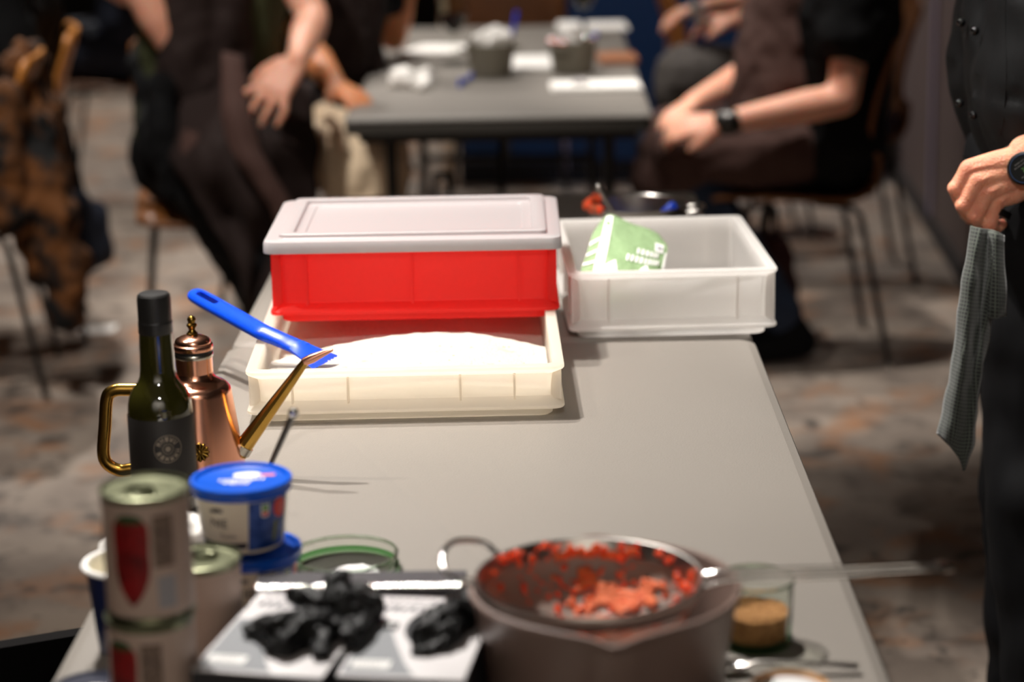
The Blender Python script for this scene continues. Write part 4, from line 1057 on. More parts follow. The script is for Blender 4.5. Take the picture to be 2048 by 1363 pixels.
# ------------------------------------------------------------------ black bin beside the table
bi = thing('waste_bin', 'open black plastic bin beside the left edge of the near table', 'bin', (-.565, 2.095, 0), .40)
bm = B(); add_loft(bm, [(.15, .13, 0, .03), (.165, .145, .03, .03), (.195, .175, .585, .03), (.204, .184, .587, .03), (.206, .186, .600, .03), (.200, .180, .604, .03), (.188, .168, .600, .03), (.186, .166, .585, .03), (.158, .138, .03, .03)], 5); obj('body', bm, 'bin', bi, ang=35)
bm = flesh([[(-.62, 2.08, .40, .07), (-.52, 2.11, .42, .07)], [(-.54, 2.03, .40, .06), (-.48, 2.08, .45, .045)], [(-.64, 2.05, .40, .07), (-.60, 2.15, .42, .06)]], .008, 2, (26, .02))
o = thing('black_bag', 'crumpled black refuse bag inside the black bin', 'bag', (-.56, 2.09, .4)); wobj('film', bm, 'bag_black', o, ang=70)
# ------------------------------------------------------------------ bent plywood shell chairs on thin rod legs
def make_chair(label, loc, rz, shell_m, leg_m='dark_steel'):
    t = thing('shell_chair', label, 'chair', loc, rz, None)
    prof = smooth_path([(.235, .432, 0), (.20, .452, 0), (.06, .450, 0), (-.10, .440, 0), (-.175, .448, 0), (-.215, .490, 0), (-.222, .56, 0), (-.222, .64, 0), (-.242, .74, 0), (-.272, .83, 0), (-.283, .87, 0)], 4)
    bm = B(); rows = []
    n = len(prof)
    for k, p in enumerate(prof):
        q = k/(n-1); w = .215 - .03*math.exp(-((q-.55)/.12)**2) - (.05*((q-.93)/.07)**2 if q > .93 else 0) - (.03*((.06-q)/.06)**2 if q < .06 else 0)
        rows.append([(p.x - (.028*(abs(s)**2) if q > .6 else 0)*-1, s*w, p.y + (.012*abs(s)**2 if q < .45 else 0)) for s in (-1, -.75, -.4, 0, .4, .75, 1)])
    add_sheet(bm, rows); o = obj('seat_shell', bm, shell_m, t, ang=70)
    md = o.modifiers.new('t', 'SOLIDIFY'); md.thickness = .013; md.offset = 0
    for sx, sy in ((1, 1), (1, -1), (-1, 1), (-1, -1)):
        bm = B(); add_tube(bm, [(sx*.06-.01, sy*.10, .425), (sx*.15-.01, sy*.165, .425), (sx*.17-.01, sy*.172, .40), (sx*.245-.01, sy*.215, .010)], .0085, 10); lg = obj('leg', bm, leg_m, t)
        bm = B(); add_lathe(bm, [(.012, 0), (.0125, .004), (.010, .016), (0, .018)], 12, (sx*.247-.01, sy*.216, 0)); obj('foot_glide', bm, 'chrome', lg)
    return t
chair = make_chair('plywood shell chair under the seated man with the wristwatch, right of the table', (.735, 5.80, 0), PI, 'walnut')
c2 = make_chair('light plywood shell chair at the left edge, under the person in black', (-1.480, 6.14, 0), PI+.19, 'plywood')
dup(c2, (-1.47, 5.60, 0), PI+.12, 'light plywood shell chair with the leopard print jacket hung over its back')
dup(c2, (.775, 7.42, 0), .05, 'light plywood shell chair turned away at the far right corner of the back table')
dup(chair, (-.765, 5.72, 0), -1.42, 'dark plywood shell chair under the person in the long brown apron')
dup(chair, (-.560, 6.26, 0), -1.1, 'dark plywood shell chair under the person in beige trousers')
dup(chair, (.975, 6.72, 0), PI, 'dark plywood shell chair under the person in grey trousers')
dup(chair, (-1.46, 8.28, 0), PI, 'dark plywood shell chair under the farthest seated person')
dup(chair, (.0, 7.78, 0), -PI/2, 'empty dark plywood shell chair at the far end of the back table')

# ------------------------------------------------------------------ people
def lerp(a, b, t): return tuple(a[i]+(b[i]-a[i])*t for i in range(3))
def hand(wr, tip, back, spread=1.0, curl=.5, s=1.0, flip=1):
    """palm, four unequal bent fingers and a thumb from the side of the palm; back = direction of the back of the hand"""
    w, t = Vector(wr), Vector(tip); d = (t-w).normalized(); n = Vector(back); n = (n-n.dot(d)*d).normalized(); sd = d.cross(n)*flip
    ch = []; pl = .088*s
    for k, (off, ln) in enumerate(((-.030, .066), (-.010, .078), (.010, .083), (.030, .074))):
        kn = w+d*(pl*(1.0 if k else .93))+sd*off*s
        ch.append([tuple(w+sd*off*.45*s)+(.0155*s,), tuple(kn)+(.0125*s,)])
        L = ln*s; a = curl
        p1 = kn+(d*math.cos(a*.6)-n*math.sin(a*.6))*L*.45+sd*off*.12*spread*s
        p2 = p1+(d*math.cos(a*1.4)-n*math.sin(a*1.4))*L*.32
        p3 = p2+(d*math.cos(a*2.1)-n*math.sin(a*2.1))*L*.23
        ch.append([tuple(kn)+(.0105*s,), tuple(p1)+(.0096*s,), tuple(p2)+(.0086*s,), tuple(p3)+(.0076*s,)])
    tb = w+d*.022*s+sd*.030*s
    p1 = tb+(d*.72+sd*.55-n*.25).normalized()*.040*s; p2 = p1+(d*.9+sd*.18-n*.3).normalized()*.033*s
    ch.append([tuple(w+d*.012*s)+(.016*s,), tuple(tb)+(.0145*s,), tuple(p1)+(.0115*s,), tuple(p2)+(.0092*s,)])
    return ch
def body_chains(J, bulk=1.0):
    h = [Vector(J['hipL']), Vector(J['hipR'])]; s = [Vector(J['shL']), Vector(J['shR'])]
    mid = (h[0]+h[1])/2; ms = (s[0]+s[1])/2; ch = []
    for k in (0, 1):
        wst = mid.lerp(ms, .42)+(h[k]-mid)*.8; chs = ms.lerp(mid, .25)+(s[k]-ms)*.55
        ch.append([tuple(h[k])+(.098*bulk,), tuple(wst)+(.098*bulk,), tuple(chs)+(.108*bulk,), tuple(s[k])+(.060,)])
    ch.append([tuple(mid)+(.105*bulk,), tuple(mid.lerp(ms, .5))+(.110*bulk,), tuple(ms.lerp(mid, .2))+(.112*bulk,), tuple(ms.lerp(Vector(J['head']), .45))+(.052,), tuple(Vector(J['head'])+Vector((0, 0, -.04)))+(.056,)])
    H = Vector(J['head']); f = Vector(J.get('face', (0, -1, 0))).normalized(); sd = f.cross(Vector((0, 0, 1)))
    ch += [[tuple(H+Vector((0, 0, .045))-f*.018)+(.084,), tuple(H-Vector((0, 0, .045))+f*.030)+(.056,)], [tuple(H+f*.075+Vector((0, 0, .015)))+(.011,), tuple(H+f*.098-Vector((0, 0, .018)))+(.013,)],
           [tuple(H+sd*.078)+(.016,), tuple(H+sd*.080+Vector((0, 0, .025)))+(.018,)], [tuple(H-sd*.078)+(.016,), tuple(H-sd*.080+Vector((0, 0, .025)))+(.018,)],
           [tuple(H+f*.070-Vector((0, 0, .05))-sd*.02)+(.012,), tuple(H+f*.070-Vector((0, 0, .05))+sd*.02)+(.012,)]]
    for k in 'LR':
        ch.append([tuple(J['sh'+k])+(.056,), tuple(lerp(J['sh'+k], J['el'+k], .5))+(.050,), tuple(J['el'+k])+(.041,), tuple(lerp(J['el'+k], J['wr'+k], .3))+(.044,), tuple(J['wr'+k])+(.027,)])
        ch.append([tuple(J['hip'+k])+(.092*bulk,), tuple(lerp(J['hip'+k], J['kn'+k], .5))+(.078,), tuple(J['kn'+k])+(.056,), tuple(lerp(J['kn'+k], J['an'+k], .35))+(.054,), tuple(J['an'+k])+(.036,)])
        to = Vector(J['an'+k])+Vector(J['toe'+k]); ch.append([tuple(Vector(J['an'+k])-Vector(J['toe'+k])*.25-Vector((0, 0, .045)))+(.034,), tuple(to-Vector((0, 0, .055)))+(.028,)])
    return ch
def grow(chains, e): return [[p[:3]+(p[3]+e,) for p in c] for c in chains]
def legs_cloth(J, e=.016, low=1.0):
    ch = [[tuple(J['hipL'])+(.108+e,), tuple(J['hipR'])+(.108+e,)]]
    for k in 'LR':
        ch.append([tuple(J['hip'+k])+(.096+e,), tuple(lerp(J['hip'+k], J['kn'+k], .5))+(.084+e,), tuple(J['kn'+k])+(.064+e,), tuple(lerp(J['kn'+k], J['an'+k], low*.45))+(.060+e,), tuple(lerp(J['kn'+k], J['an'+k], low*.93))+(.048+e,)])
    return ch
def shirt_cloth(J, e=.015, sleeve=.5, bulk=1.0):
    bc = body_chains(J, bulk)[:3]; ch = [[p[:3]+(p[3]+e,) for p in c] for c in bc[:2]] + [[p[:3]+(p[3]+e,) for p in bc[2][:3]]]
    for k in 'LR':
        ch.append([tuple(J['sh'+k])+(.064+e,), tuple(lerp(J['sh'+k], J['el'+k], sleeve*.6))+(.058+e,), tuple(lerp(J['sh'+k], J['el'+k], sleeve))+(.054+e,)] if sleeve <= 1 else
                  [tuple(J['sh'+k])+(.064+e,), tuple(J['el'+k])+(.048+e,), tuple(lerp(J['el'+k], J['wr'+k], sleeve-1))+(.038+e,)])
    return ch
def shoes(J, k):
    to = Vector(J['an'+k])+Vector(J['toe'+k]); he = Vector(J['an'+k])-Vector(J['toe'+k])*.28
    z = Vector((0, 0, 1))
    a = Vector((he.x, he.y, J['an'+k][2]-.048)); b = Vector((to.x, to.y, J['an'+k][2]-.058))
    return [[tuple(a)+(.042,), tuple(a.lerp(b, .55))+(.043,), tuple(b)+(.036,)], [tuple(J['an'+k])+(.046,), tuple(a)+(.042,)]]
def person(label, base, J, skin, hands, clothes, hair='hair', voxel=.0085, bulk=1.0):
    r = thing('person', label, 'person', base)
    ch = body_chains(J, bulk)
    for h in hands: ch += hand(**h)
    wobj('body', flesh(ch, voxel, 4), skin, r, ang=70)
    H = Vector(J['head']); f = Vector(J.get('face', (0, -1, 0))).normalized()
    wobj('hair', flesh([[tuple(H+Vector((0, 0, .062))-f*.030)+(.086,), tuple(H-f*.045)+(.075,), tuple(H-Vector((0, 0, .05))-f*.045)+(.055,)]], .008, 3, (60, .006)), hair, r, ang=70)
    for nm, mk, chs, vx, wb in clothes: wobj(nm, flesh(chs, vx, 4, wb), mk, r, ang=70)
    for k in 'LR': wobj('shoe', flesh(shoes(J, k), .009, 3), 'black_cloth', r, ang=70)
    return r

# seated man on the right of the back table
J = dict(hipL=(.85, 5.71, .575), hipR=(.85, 5.90, .575), shL=(.895, 5.615, 1.045), shR=(.87, 6.00, 1.045), head=(.79, 5.80, 1.31), face=(-1, .1, -.15),
         elL=(.850, 5.545, .720), wrL=(.535, 5.505, .672), elR=(.70, 5.98, .755), wrR=(.485, 5.74, .690),
         knL=(.43, 5.655, .565), knR=(.42, 5.93, .57), anL=(.735, 5.66, .105), anR=(.46, 5.95, .10), toeL=(-.13, -.02, 0), toeR=(-.16, 0, 0))
ap = [[(.735, 5.74, .98, .085), (.705, 5.72, .74, .11), (.70, 5.70, .62, .10)], [(.735, 5.88, .98, .085), (.705, 5.88, .74, .11), (.70, 5.88, .62, .10)], [(.72, 5.81, .9, .10), (.69, 5.8, .66, .11)],
      [(.74, 5.67, .575, .098), (.44, 5.64, .563, .092), (.40, 5.64, .50, .070)], [(.70, 5.90, .575, .098), (.44, 5.92, .568, .090), (.39, 5.92, .46, .065)], [(.66, 5.8, .57, .09), (.43, 5.79, .555, .085)]]
man = person('seated man in black T-shirt and brown apron, hands clasped, right of the back table', (.73, 5.8, 0), J, 'skin', bulk=1.12, hands=
       [dict(wr=J['wrL'], tip=(.37, 5.53, .655), back=(.25, -.65, .7), curl=.55, flip=-1), dict(wr=J['wrR'], tip=(.385, 5.60, .655), back=(-.2, .1, 1), curl=.6)],
       clothes=[('t_shirt', 'black_cloth', shirt_cloth(J, .03, .52, 1.12), .011, (11, .010)), ('trousers', 'denim', legs_cloth(J, .014), .011, (13, .008)), ('apron', 'brown_cloth', ap, .011, (12, .013))])
wt = [[(.560, 5.507, .674, .034), (.535, 5.505, .672, .033)]]
wobj('wristwatch', flesh([[(.562, 5.507, .6745, .0355), (.545, 5.5055, .673, .0345)]], .006, 1), 'dark_steel', man)

# person in beige trousers at the left of the back table
J = dict(hipL=(-.49, 6.29, .575), hipR=(-.63, 6.19, .575), shL=(-.38, 6.36, 1.07), shR=(-.62, 6.02, 1.06), head=(-.46, 6.15, 1.34), face=(.7, -.7, -.2),
         elL=(-.330, 6.46, .795), wrL=(-.275, 6.40, 1.02), elR=(-.525, 5.86, .830), wrR=(-.435, 5.575, .775),
         knL=(-.360, 5.86, .555), knR=(-.385, 5.60, .575), anL=(-.40, 5.86, .10), anR=(-.400, 5.58, .105), toeL=(.09, -.12, 0), toeR=(.10, -.12, 0))
ap = [[(-.53, 6.05, .98, .085), (-.55, 6.06, .74, .105), (-.55, 6.05, .64, .10)], [(-.42, 6.16, .98, .085), (-.44, 6.17, .74, .105), (-.46, 6.16, .62, .10)], [(-.48, 6.09, .9, .10), (-.48, 6.09, .66, .105)], [(-.53, 6.0, .62, .10), (-.47, 5.90, .615, .10)]]
person('seated person in beige trousers and a brown apron, left of the back table', (-.56, 6.24, 0), J, 'tan_skin',
       [dict(wr=J['wrR'], tip=(-.365, 5.47, .752), back=(.2, -.2, 1), curl=.45), dict(wr=J['wrL'], tip=(-.31, 6.4, 1.15), back=(1, 0, 0), curl=.7)],
       [('shirt', 'black_cloth', shirt_cloth(J, .018, .55), .011, (12, .009)), ('trousers', 'beige_cloth', legs_cloth(J, .034), .010, (15, .016)), ('apron', 'darkbrown_cloth', ap, .011, (13, .016))])

# person with the long brown apron in front of them
J = dict(hipL=(-.72, 5.77, .58), hipR=(-.87, 5.70, .58), shL=(-.605, 5.74, 1.17), shR=(-.885, 5.63, 1.16), head=(-.74, 5.62, 1.42), face=(.5, -.85, -.1),
         elL=(-.488, 5.60, .945), wrL=(-.512, 5.365, .862), elR=(-.845, 5.560, .895), wrR=(-.965, 5.50, 1.12),
         knL=(-.640, 5.40, .655), knR=(-.745, 5.45, .52), anL=(-.60, 5.36, .34), anR=(-.63, 5.80, .11), toeL=(.03, -.13, 0), toeR=(.05, -.15, 0))
pb = person('seated person with folded arm and long brown apron hanging down, left of the back table', (-.82, 5.86, 0), J, 'skin', voxel=.0062, hands=
       [dict(wr=J['wrL'], tip=(-.590, 5.30, .775), back=(.15, -.62, .75), curl=.34, s=1.10, spread=5.5), dict(wr=J['wrR'], tip=(-.92, 5.50, 1.25), back=(-1, 0, 0), curl=.7)],
       clothes=[('t_shirt', 'olive_cloth', shirt_cloth(J, .018, .42), .011, (12, .010)), ('trousers', 'black_cloth', legs_cloth(J, .020), .011, (12, .010)),
        ('apron_bib', 'darkbrown_cloth', [[(-.71, 5.62, 1.10, .07), (-.74, 5.62, .82, .10), (-.77, 5.64, .68, .10)], [(-.78, 5.58, 1.10, .07), (-.81, 5.58, .82, .09), (-.83, 5.60, .66, .09)], [(-.74, 5.60, .70, .08), (-.645, 5.42, .675, .082)]], .011, (14, .014))])
sheet_obj('apron_skirt', [[(-.90, 5.64, .80), (-.80, 5.60, .82), (-.69, 5.59, .82), (-.58, 5.60, .80), (-.50, 5.66, .77)],
                          [(-.86, 5.46, .66), (-.76, 5.41, .72), (-.67, 5.39, .745), (-.575, 5.40, .74), (-.49, 5.50, .70)],
                          [(-.80, 5.34, .58), (-.735, 5.27, .62), (-.655, 5.305, .665), (-.570, 5.29, .665), (-.470, 5.42, .63)],
                          [(-.715, 5.28, .46), (-.680, 5.34, .49), (-.630, 5.25, .51), (-.560, 5.32, .52), (-.480, 5.36, .50)],
                          [(-.668, 5.30, .33), (-.645, 5.26, .36), (-.620, 5.32, .37), (-.565, 5.27, .39), (-.515, 5.34, .40)],
                          [(-.668, 5.29, .23), (-.645, 5.31, .25), (-.618, 5.27, .26), (-.590, 5.31, .27), (-.565, 5.30, .29)]], 'darkbrown_cloth', pb, .006, wob=(14, .018))
wobj('apron_lap', flesh([[(-0.6852, 5.5000, 0.7218)+(.065,), (-0.7415, 5.4150, 0.6354)+(.083,)], [(-0.7415, 5.4150, 0.6354)+(.080,), (-0.6803, 5.4000, 0.5803)+(.055,)]], .010, 4, (15, .012)), 'brown_cloth', pb, ang=70)  # lighter cloth colour paints the light on the knee
sheet_obj('apron_fold', [[(-0.6974, 5.4200, 0.8821), (-0.6706, 5.4000, 0.8804), (-0.6487, 5.4200, 0.8726)], [(-0.6950, 5.3000, 0.7818), (-0.6631, 5.2750, 0.7799), (-0.6301, 5.3000, 0.7745)], [(-0.6728, 5.2350, 0.6822), (-0.6293, 5.2100, 0.6782), (-0.5922, 5.2400, 0.6701)], [(-0.6211, 5.2150, 0.6118), (-0.5776, 5.1900, 0.5888), (-0.5388, 5.2150, 0.5738)], [(-0.5796, 5.2000, 0.5408), (-0.5480, 5.1850, 0.5162), (-0.5161, 5.2000, 0.5078)], [(-0.5588, 5.2000, 0.4669), (-0.5396, 5.1900, 0.4441), (-0.5187, 5.2000, 0.4465)]], 'brown_cloth', pb, .005, wob=(15, .010))  # lighter brown strip paints the lit edge of the dark apron
bm = flesh([[(-.96, 5.86, .84, .045), (-.935, 5.80, .66, .055), (-.90, 5.62, .58, .050)], [(-.87, 5.47, .80, .040), (-.860, 5.46, .64, .055), (-.85, 5.46, .55, .045)], [(-.91, 5.68, .82, .05), (-.895, 5.54, .64, .055)]], .011, 4, (12, .02))
o = thing('black_coat', 'black coat hanging over the chair of the person in the long brown apron', 'coat', (-.95, 5.7, .45)); wobj('cloth', bm, 'black_cloth', o, ang=70)

# person in black at the left edge
J = dict(hipL=(-1.46, 6.04, .575), hipR=(-1.46, 6.24, .575), shL=(-1.38, 5.92, 1.06), shR=(-1.38, 6.36, 1.06), head=(-1.45, 6.14, 1.33), face=(-1, 0, 0),
         elL=(-1.300, 5.82, .815), wrL=(-1.50, 5.84, .70), elR=(-1.36, 6.46, .80), wrR=(-1.58, 6.38, .74),
         knL=(-1.85, 5.98, .55), knR=(-1.85, 6.26, .55), anL=(-1.86, 5.98, .10), anR=(-1.86, 6.26, .10), toeL=(-.15, 0, 0), toeR=(-.15, 0, 0))
person('seated person in a black long sleeved shirt at the left edge, back to the camera', (-1.45, 6.14, 0), J, 'skin', [dict(wr=J['wrL'], tip=(-1.62, 5.82, .68), back=(0, -.3, 1), curl=.5), dict(wr=J['wrR'], tip=(-1.7, 6.38, .72), back=(0, 0, 1), curl=.5)],
       [('shirt', 'black_cloth', shirt_cloth(J, .03, 1.6, 1.08), .012, (10, .012)), ('trousers', 'navy_cloth', legs_cloth(J, .016), .012, (12, .008))])

# person behind the seated man
J = dict(hipL=(1.02, 6.62, .575), hipR=(1.02, 6.82, .575), shL=(.93, 6.52, 1.06), shR=(.93, 6.94, 1.06), head=(.84, 6.72, 1.33), face=(-1, 0, -.1),
         elL=(.85, 6.46, .835), wrL=(.685, 6.58, .815), elR=(.84, 6.98, .83), wrR=(.62, 6.86, .83),
         knL=(.545, 6.63, .640), knR=(.57, 6.85, .56), anL=(.58, 6.66, .22), anR=(.60, 6.88, .10), toeL=(-.14, -.02, 0), toeR=(-.15, 0, 0))
ap = [[(.93, 6.64, .98, .085), (.92, 6.64, .70, .105)], [(.93, 6.78, .98, .085), (.92, 6.78, .70, .105)]]
person('seated person in grey trousers and a brown apron behind the man with the wristwatch', (1.0, 6.72, 0), J, 'skin',
       [dict(wr=J['wrL'], tip=(.585, 6.62, .80), back=(.2, -.4, .9), curl=.6, flip=-1), dict(wr=J['wrR'], tip=(.50, 6.84, .80), back=(0, 0, 1), curl=.5)],
       [('shirt', 'navy_cloth', shirt_cloth(J, .02, .6), .012, (11, .01)), ('trousers', 'grey_cloth', legs_cloth(J, .040), .012, (9, .014)), ('apron', 'brown_cloth', ap, .012, (12, .014))])

# farthest seated person, far left
J = dict(hipL=(-1.40, 8.18, .58), hipR=(-1.40, 8.38, .58), shL=(-1.36, 8.06, 1.06), shR=(-1.36, 8.48, 1.06), head=(-1.48, 8.25, 1.33), face=(-.8, .5, 0),
         elL=(-1.36, 7.96, .80), wrL=(-1.56, 8.00, .92), elR=(-1.40, 8.52, .80), wrR=(-1.62, 8.46, .90),
         knL=(-1.84, 8.20, .56), knR=(-1.84, 8.38, .56), anL=(-1.95, 8.20, .10), anR=(-1.95, 8.38, .10), toeL=(-.14, 0, 0), toeR=(-.14, 0, 0))
person('farthest seated person in dark navy clothes at the left, blurred', (-1.45, 8.3, 0), J, 'skin', [dict(wr=J['wrR'], tip=(-1.7, 8.4, .98), back=(0, 0, 1), curl=.6), dict(wr=J['wrL'], tip=(-1.60, 8.02, 1.04), back=(0, -1, 0), curl=.4)],
       [('shirt', 'navy_cloth', shirt_cloth(J, .02, .55), .012, (11, .01)), ('trousers', 'navy_cloth', legs_cloth(J, .02), .012, (12, .01))])

# leopard jacket over the chair, dark backpack, white sheet painting a floor glint
bm = flesh([[(-1.235, 5.52, .845, .035), (-1.205, 5.50, .66, .050), (-1.20, 5.48, .46, .060), (-1.19, 5.47, .34, .055)], [(-1.225, 5.72, .855, .035), (-1.20, 5.70, .66, .050), (-1.19, 5.68, .42, .055)],
            [(-1.24, 5.62, .870, .030), (-1.20, 5.60, .70, .055), (-1.19, 5.58, .5, .06)], [(-1.19, 5.50, .70, .055), (-1.145, 5.44, .50, .060), (-1.115, 5.42, .34, .058), (-1.125, 5.42, .22, .045)],
            [(-1.24, 5.42, .78, .05), (-1.25, 5.40, .6, .06), (-1.245, 5.40, .48, .05)], [(-1.29, 5.48, .85, .03), (-1.31, 5.48, .66, .04)]], .010, 4, (13, .022))
o = thing('leopard_jacket', 'leopard print jacket hung over a chair back at the left edge', 'jacket', (-1.2, 5.55, .2)); wobj('cloth', bm, 'leopard', o, ang=70)
bm = flesh([[(-1.205, 6.00, .40, .045), (-1.20, 6.00, .25, .060)], [(-1.165, 6.05, .36, .040), (-1.165, 6.06, .25, .050)]], .011, 4, (10, .015))
o = thing('shoulder_bag', 'dark shoulder bag hanging from the chair behind the leopard print jacket', 'bag', (-1.19, 6.02, .2)); wobj('cloth', bm, 'navy_cloth', o, ang=70)
bm = flesh([[(-1.20, 5.99, .42, .010), (-1.215, 6.03, .62, .010), (-1.195, 6.07, .42, .010)]], .006, 2); wobj('strap', bm, 'black_cloth', o)
pc = thing('paper_sheet', 'white paper sheet lying on the floor at the left', 'paper', (-1.195, 6.17, 0), -.05)
sheet_obj('leaf', [[(-1.25, 6.13, .004), (-1.19, 6.13, .002), (-1.145, 6.135, .005)], [(-1.25, 6.17, .003), (-1.19, 6.17, .0015), (-1.145, 6.175, .003)], [(-1.25, 6.21, .004), (-1.19, 6.212, .002), (-1.145, 6.215, .006)]], 'paper', pc, .0012)

# ------------------------------------------------------------------ things on the back table
def napkin(label, loc, w, d, rz, group=None, layers=3, skew=0.):
    t = thing('paper_napkin', label, 'napkin', loc, rz, group)
    for k in range(layers):
        bm = B(); add_loft(bm, [(w/2-.002*k, d/2-.002*k, .0012+.0028*k, .004), (w/2-.002*k, d/2-.002*k, .0034+.0028*k, .004)], 3)
        for v in bm.verts: v.co.x += skew*v.co.y; v.co.z += .0012*(1+noise.noise(Vector((v.co.x*40, v.co.y*40, k))))
        obj('fold', bm, 'paper', t, ang=60)
    return t
napkin('flat white napkin between the two grey pans on the back table', (.068, 6.20, T), .125, .30, .03)
napkin('white napkin with a tiny round dish on it, near right corner of the back table', (.2290, 5.706, T), .235, .165, .02)
napkin('small white napkin near the far end of the back table', (.204, 7.13, T), .080, .24, .0)
napkin('white napkin at the far right corner of the back table', (.325, 7.11, T), .130, .22, .02)
napkin('folded white napkin left of the wine glass on the back table', (-.205, 6.56, T), .165, .20, -.1, skew=.22)
sd_ = thing('sauce_dish', 'tiny round white dish lying on the near right napkin', 'dish', (.1885, 5.700, T+.0100))
bm = B(); add_lathe(bm, [(.016, 0), (.019, .002), (.022, .012), (.0205, .013), (.017, .005), (0, .004)], 28); obj('bowl', bm, 'card_white', sd_)
for k, (px_, nm) in enumerate((((-.275, 5.78), 'larger crumpled white tissue at the near left of the back table'), ((-.222, 5.80), 'crumpled white tissue right beside the larger one on the back table'), ((-.225, 5.715), 'small crumpled white tissue at the near edge of the back table'))):
    r = (.030, .027, .020)[k]
    bm = flesh([[(px_[0]-r*.5, px_[1], T+r*.75, r*.8), (px_[0]+r*.4, px_[1]+.005, T+r*.95, r*.75)], [(px_[0], px_[1]+r*.4, T+r*.7, r*.7), (px_[0]+.005, px_[1]-r*.5, T+r*.6, r*.6)]], .004, 1, (40, .011))
    for v in bm.verts: v.co.z = max(v.co.z, T+.0008)
    o = thing('tissue', nm, 'tissue', (px_[0], px_[1], T), 0, 'crumpled tissues'); wobj('paper', bm, 'paper', o, ang=60)
def make_pan(label, loc, rz):
    t = thing('small_pan', label, 'pan', loc, rz)
    bm = B(); add_lathe(bm, [(.050, 0), (.055, .003), (.0660, .086), (.0665, .0895), (.0640, .0900), (.0625, .087), (.0520, .006), (0, .006)], 44); obj('body', bm, 'pan_grey', t, ang=30)
    for s in (-1, 1):
        bm = B(); add_tube(bm, smooth_path([(s*.063, -.018, .072), (s*.080, -.014, .076), (s*.084, 0, .077), (s*.080, .014, .076), (s*.063, .018, .072)], 4), .0042, 8); obj('ear', bm, 'pan_grey', t)
    return t
pan = make_pan('left one of two grey pans on the back table, napkin and blue spatula inside', (-.0435, 5.965, T), .3)
dup(pan, (.180, 6.005, T), 1.1, 'grey pan on the back table, the one on the right, red sauce on its rim')
for (x, y, z, r, nm) in ((-.035, 5.99, .845, .034, 'crumpled white napkin stuffed in the left grey pan'), (.180, 6.03, .845, .024, 'crumpled white napkin stuffed in the right grey pan')):
    bm = flesh([[(x-r*.9, y, z-.01, r*.62), (x, y+.004, z+.004, r*.8), (x+r*.9, y, z-.006, r*.6)], [(x, y-.01, z-.05, r*.9), (x, y, z, r*.8)]], .005, 1, (34, .010))
    o = thing('napkin_ball', nm, 'napkin', (x, y, z-.03)); wobj('paper', bm, 'paper', o, ang=60)
def blue_spat(label, a, b):
    o = thing('blue_spatula', label, 'spatula', a, 0, None); a, b = Vector(a), Vector(b)
    bm = B(); add_tube(bm, [a.lerp(b, .45), a.lerp(b, .8), b], [.005, .0075, .009], 10, flat=.6); wobj('handle', bm, 'blue_plastic', o)
    bm = B(); add_tube(bm, [a, a.lerp(b, .46)], [.018, .007], 10, flat=.25); wobj('blade', bm, 'blue_plastic', o)
blue_spat('blue spatula standing in the left grey pan on the back table', (-.005, 5.985, T+.012), (.030, 6.12, .895))
blue_spat('blue spatula standing in the right grey pan on the back table', (.19, 6.02, T+.012), (.248, 6.06, .842))
blue_spat('blue spatula lying on the table left of the left grey pan', (-.125, 5.76, T+.006), (-.095, 5.90, T+.011))
rnd = random.Random(4); bm = B()
for k in range(22):
    a = rnd.uniform(.2, 4.6); bmesh.ops.create_icosphere(bm, subdivisions=1, radius=rnd.uniform(.003, .007), matrix=Matrix.Translation((.180+.0645*math.cos(a), 6.005+.0645*math.sin(a), T+.0895)))
tag(obj('sauce_bits', bm, 'pulp', None), 'red sauce bits on the rim of the right grey pan', 'tomato', kind='stuff')
def wine_glass(label, x, y):
    t = thing('wine_glass', label, 'glass', (x, y, T), 0, 'wine glasses')
    bm = B(); add_lathe(bm, [(0, .002), (.034, .001), (.034, .003), (.006, .006), (.0042, .02), (.0042, .075), (.012, .084), (.034, .110), (.041, .140), (.040, .165), (.034, .200), (.0328, .200), (.0388, .165), (.0398, .140), (.033, .112), (.012, .0865), (0, .084)], 44, cap0=False, cap1=False); obj('bowl', bm, 'glass', t, ang=40)
    bm = B(); add_lathe(bm, [(0, .0855), (.0118, .0875), (.0325, .1125), (.0390, .138), (0, .138)], 40); obj('wine', bm, 'wine', t)
    return t
g = wine_glass('glass of dark red wine left of the two grey pans', -.150, 6.28)
dup(g, (.242, 6.90, T), 0, 'glass of dark red wine at the far end, behind the right grey pan')
bd_ = thing('serving_board', 'brown wooden board at the right edge of the back table', 'board', (.312, 6.22, T), .03)
bm = B(); add_loft(bm, [(.050, .075, 0, .012), (.054, .080, .003, .014), (.054, .080, .018, .014), (.051, .077, .021, .013)], 4); obj('plank', bm, 'board', bd_)
bm = B(); add_box(bm, (0, .095, .011), (.022, .05, .016), None, .005); obj('grip', bm, 'board', bd_)
cu2 = thing('white_cup', 'small white cup in the hand of the person in grey trousers', 'cup', (.575, 6.60, .815))
bm = B(); add_lathe(bm, [(.020, 0), (.024, .004), (.030, .050), (.028, .051), (.022, .006), (0, .005)], 28); obj('cup_wall', bm, 'card_white', cu2)

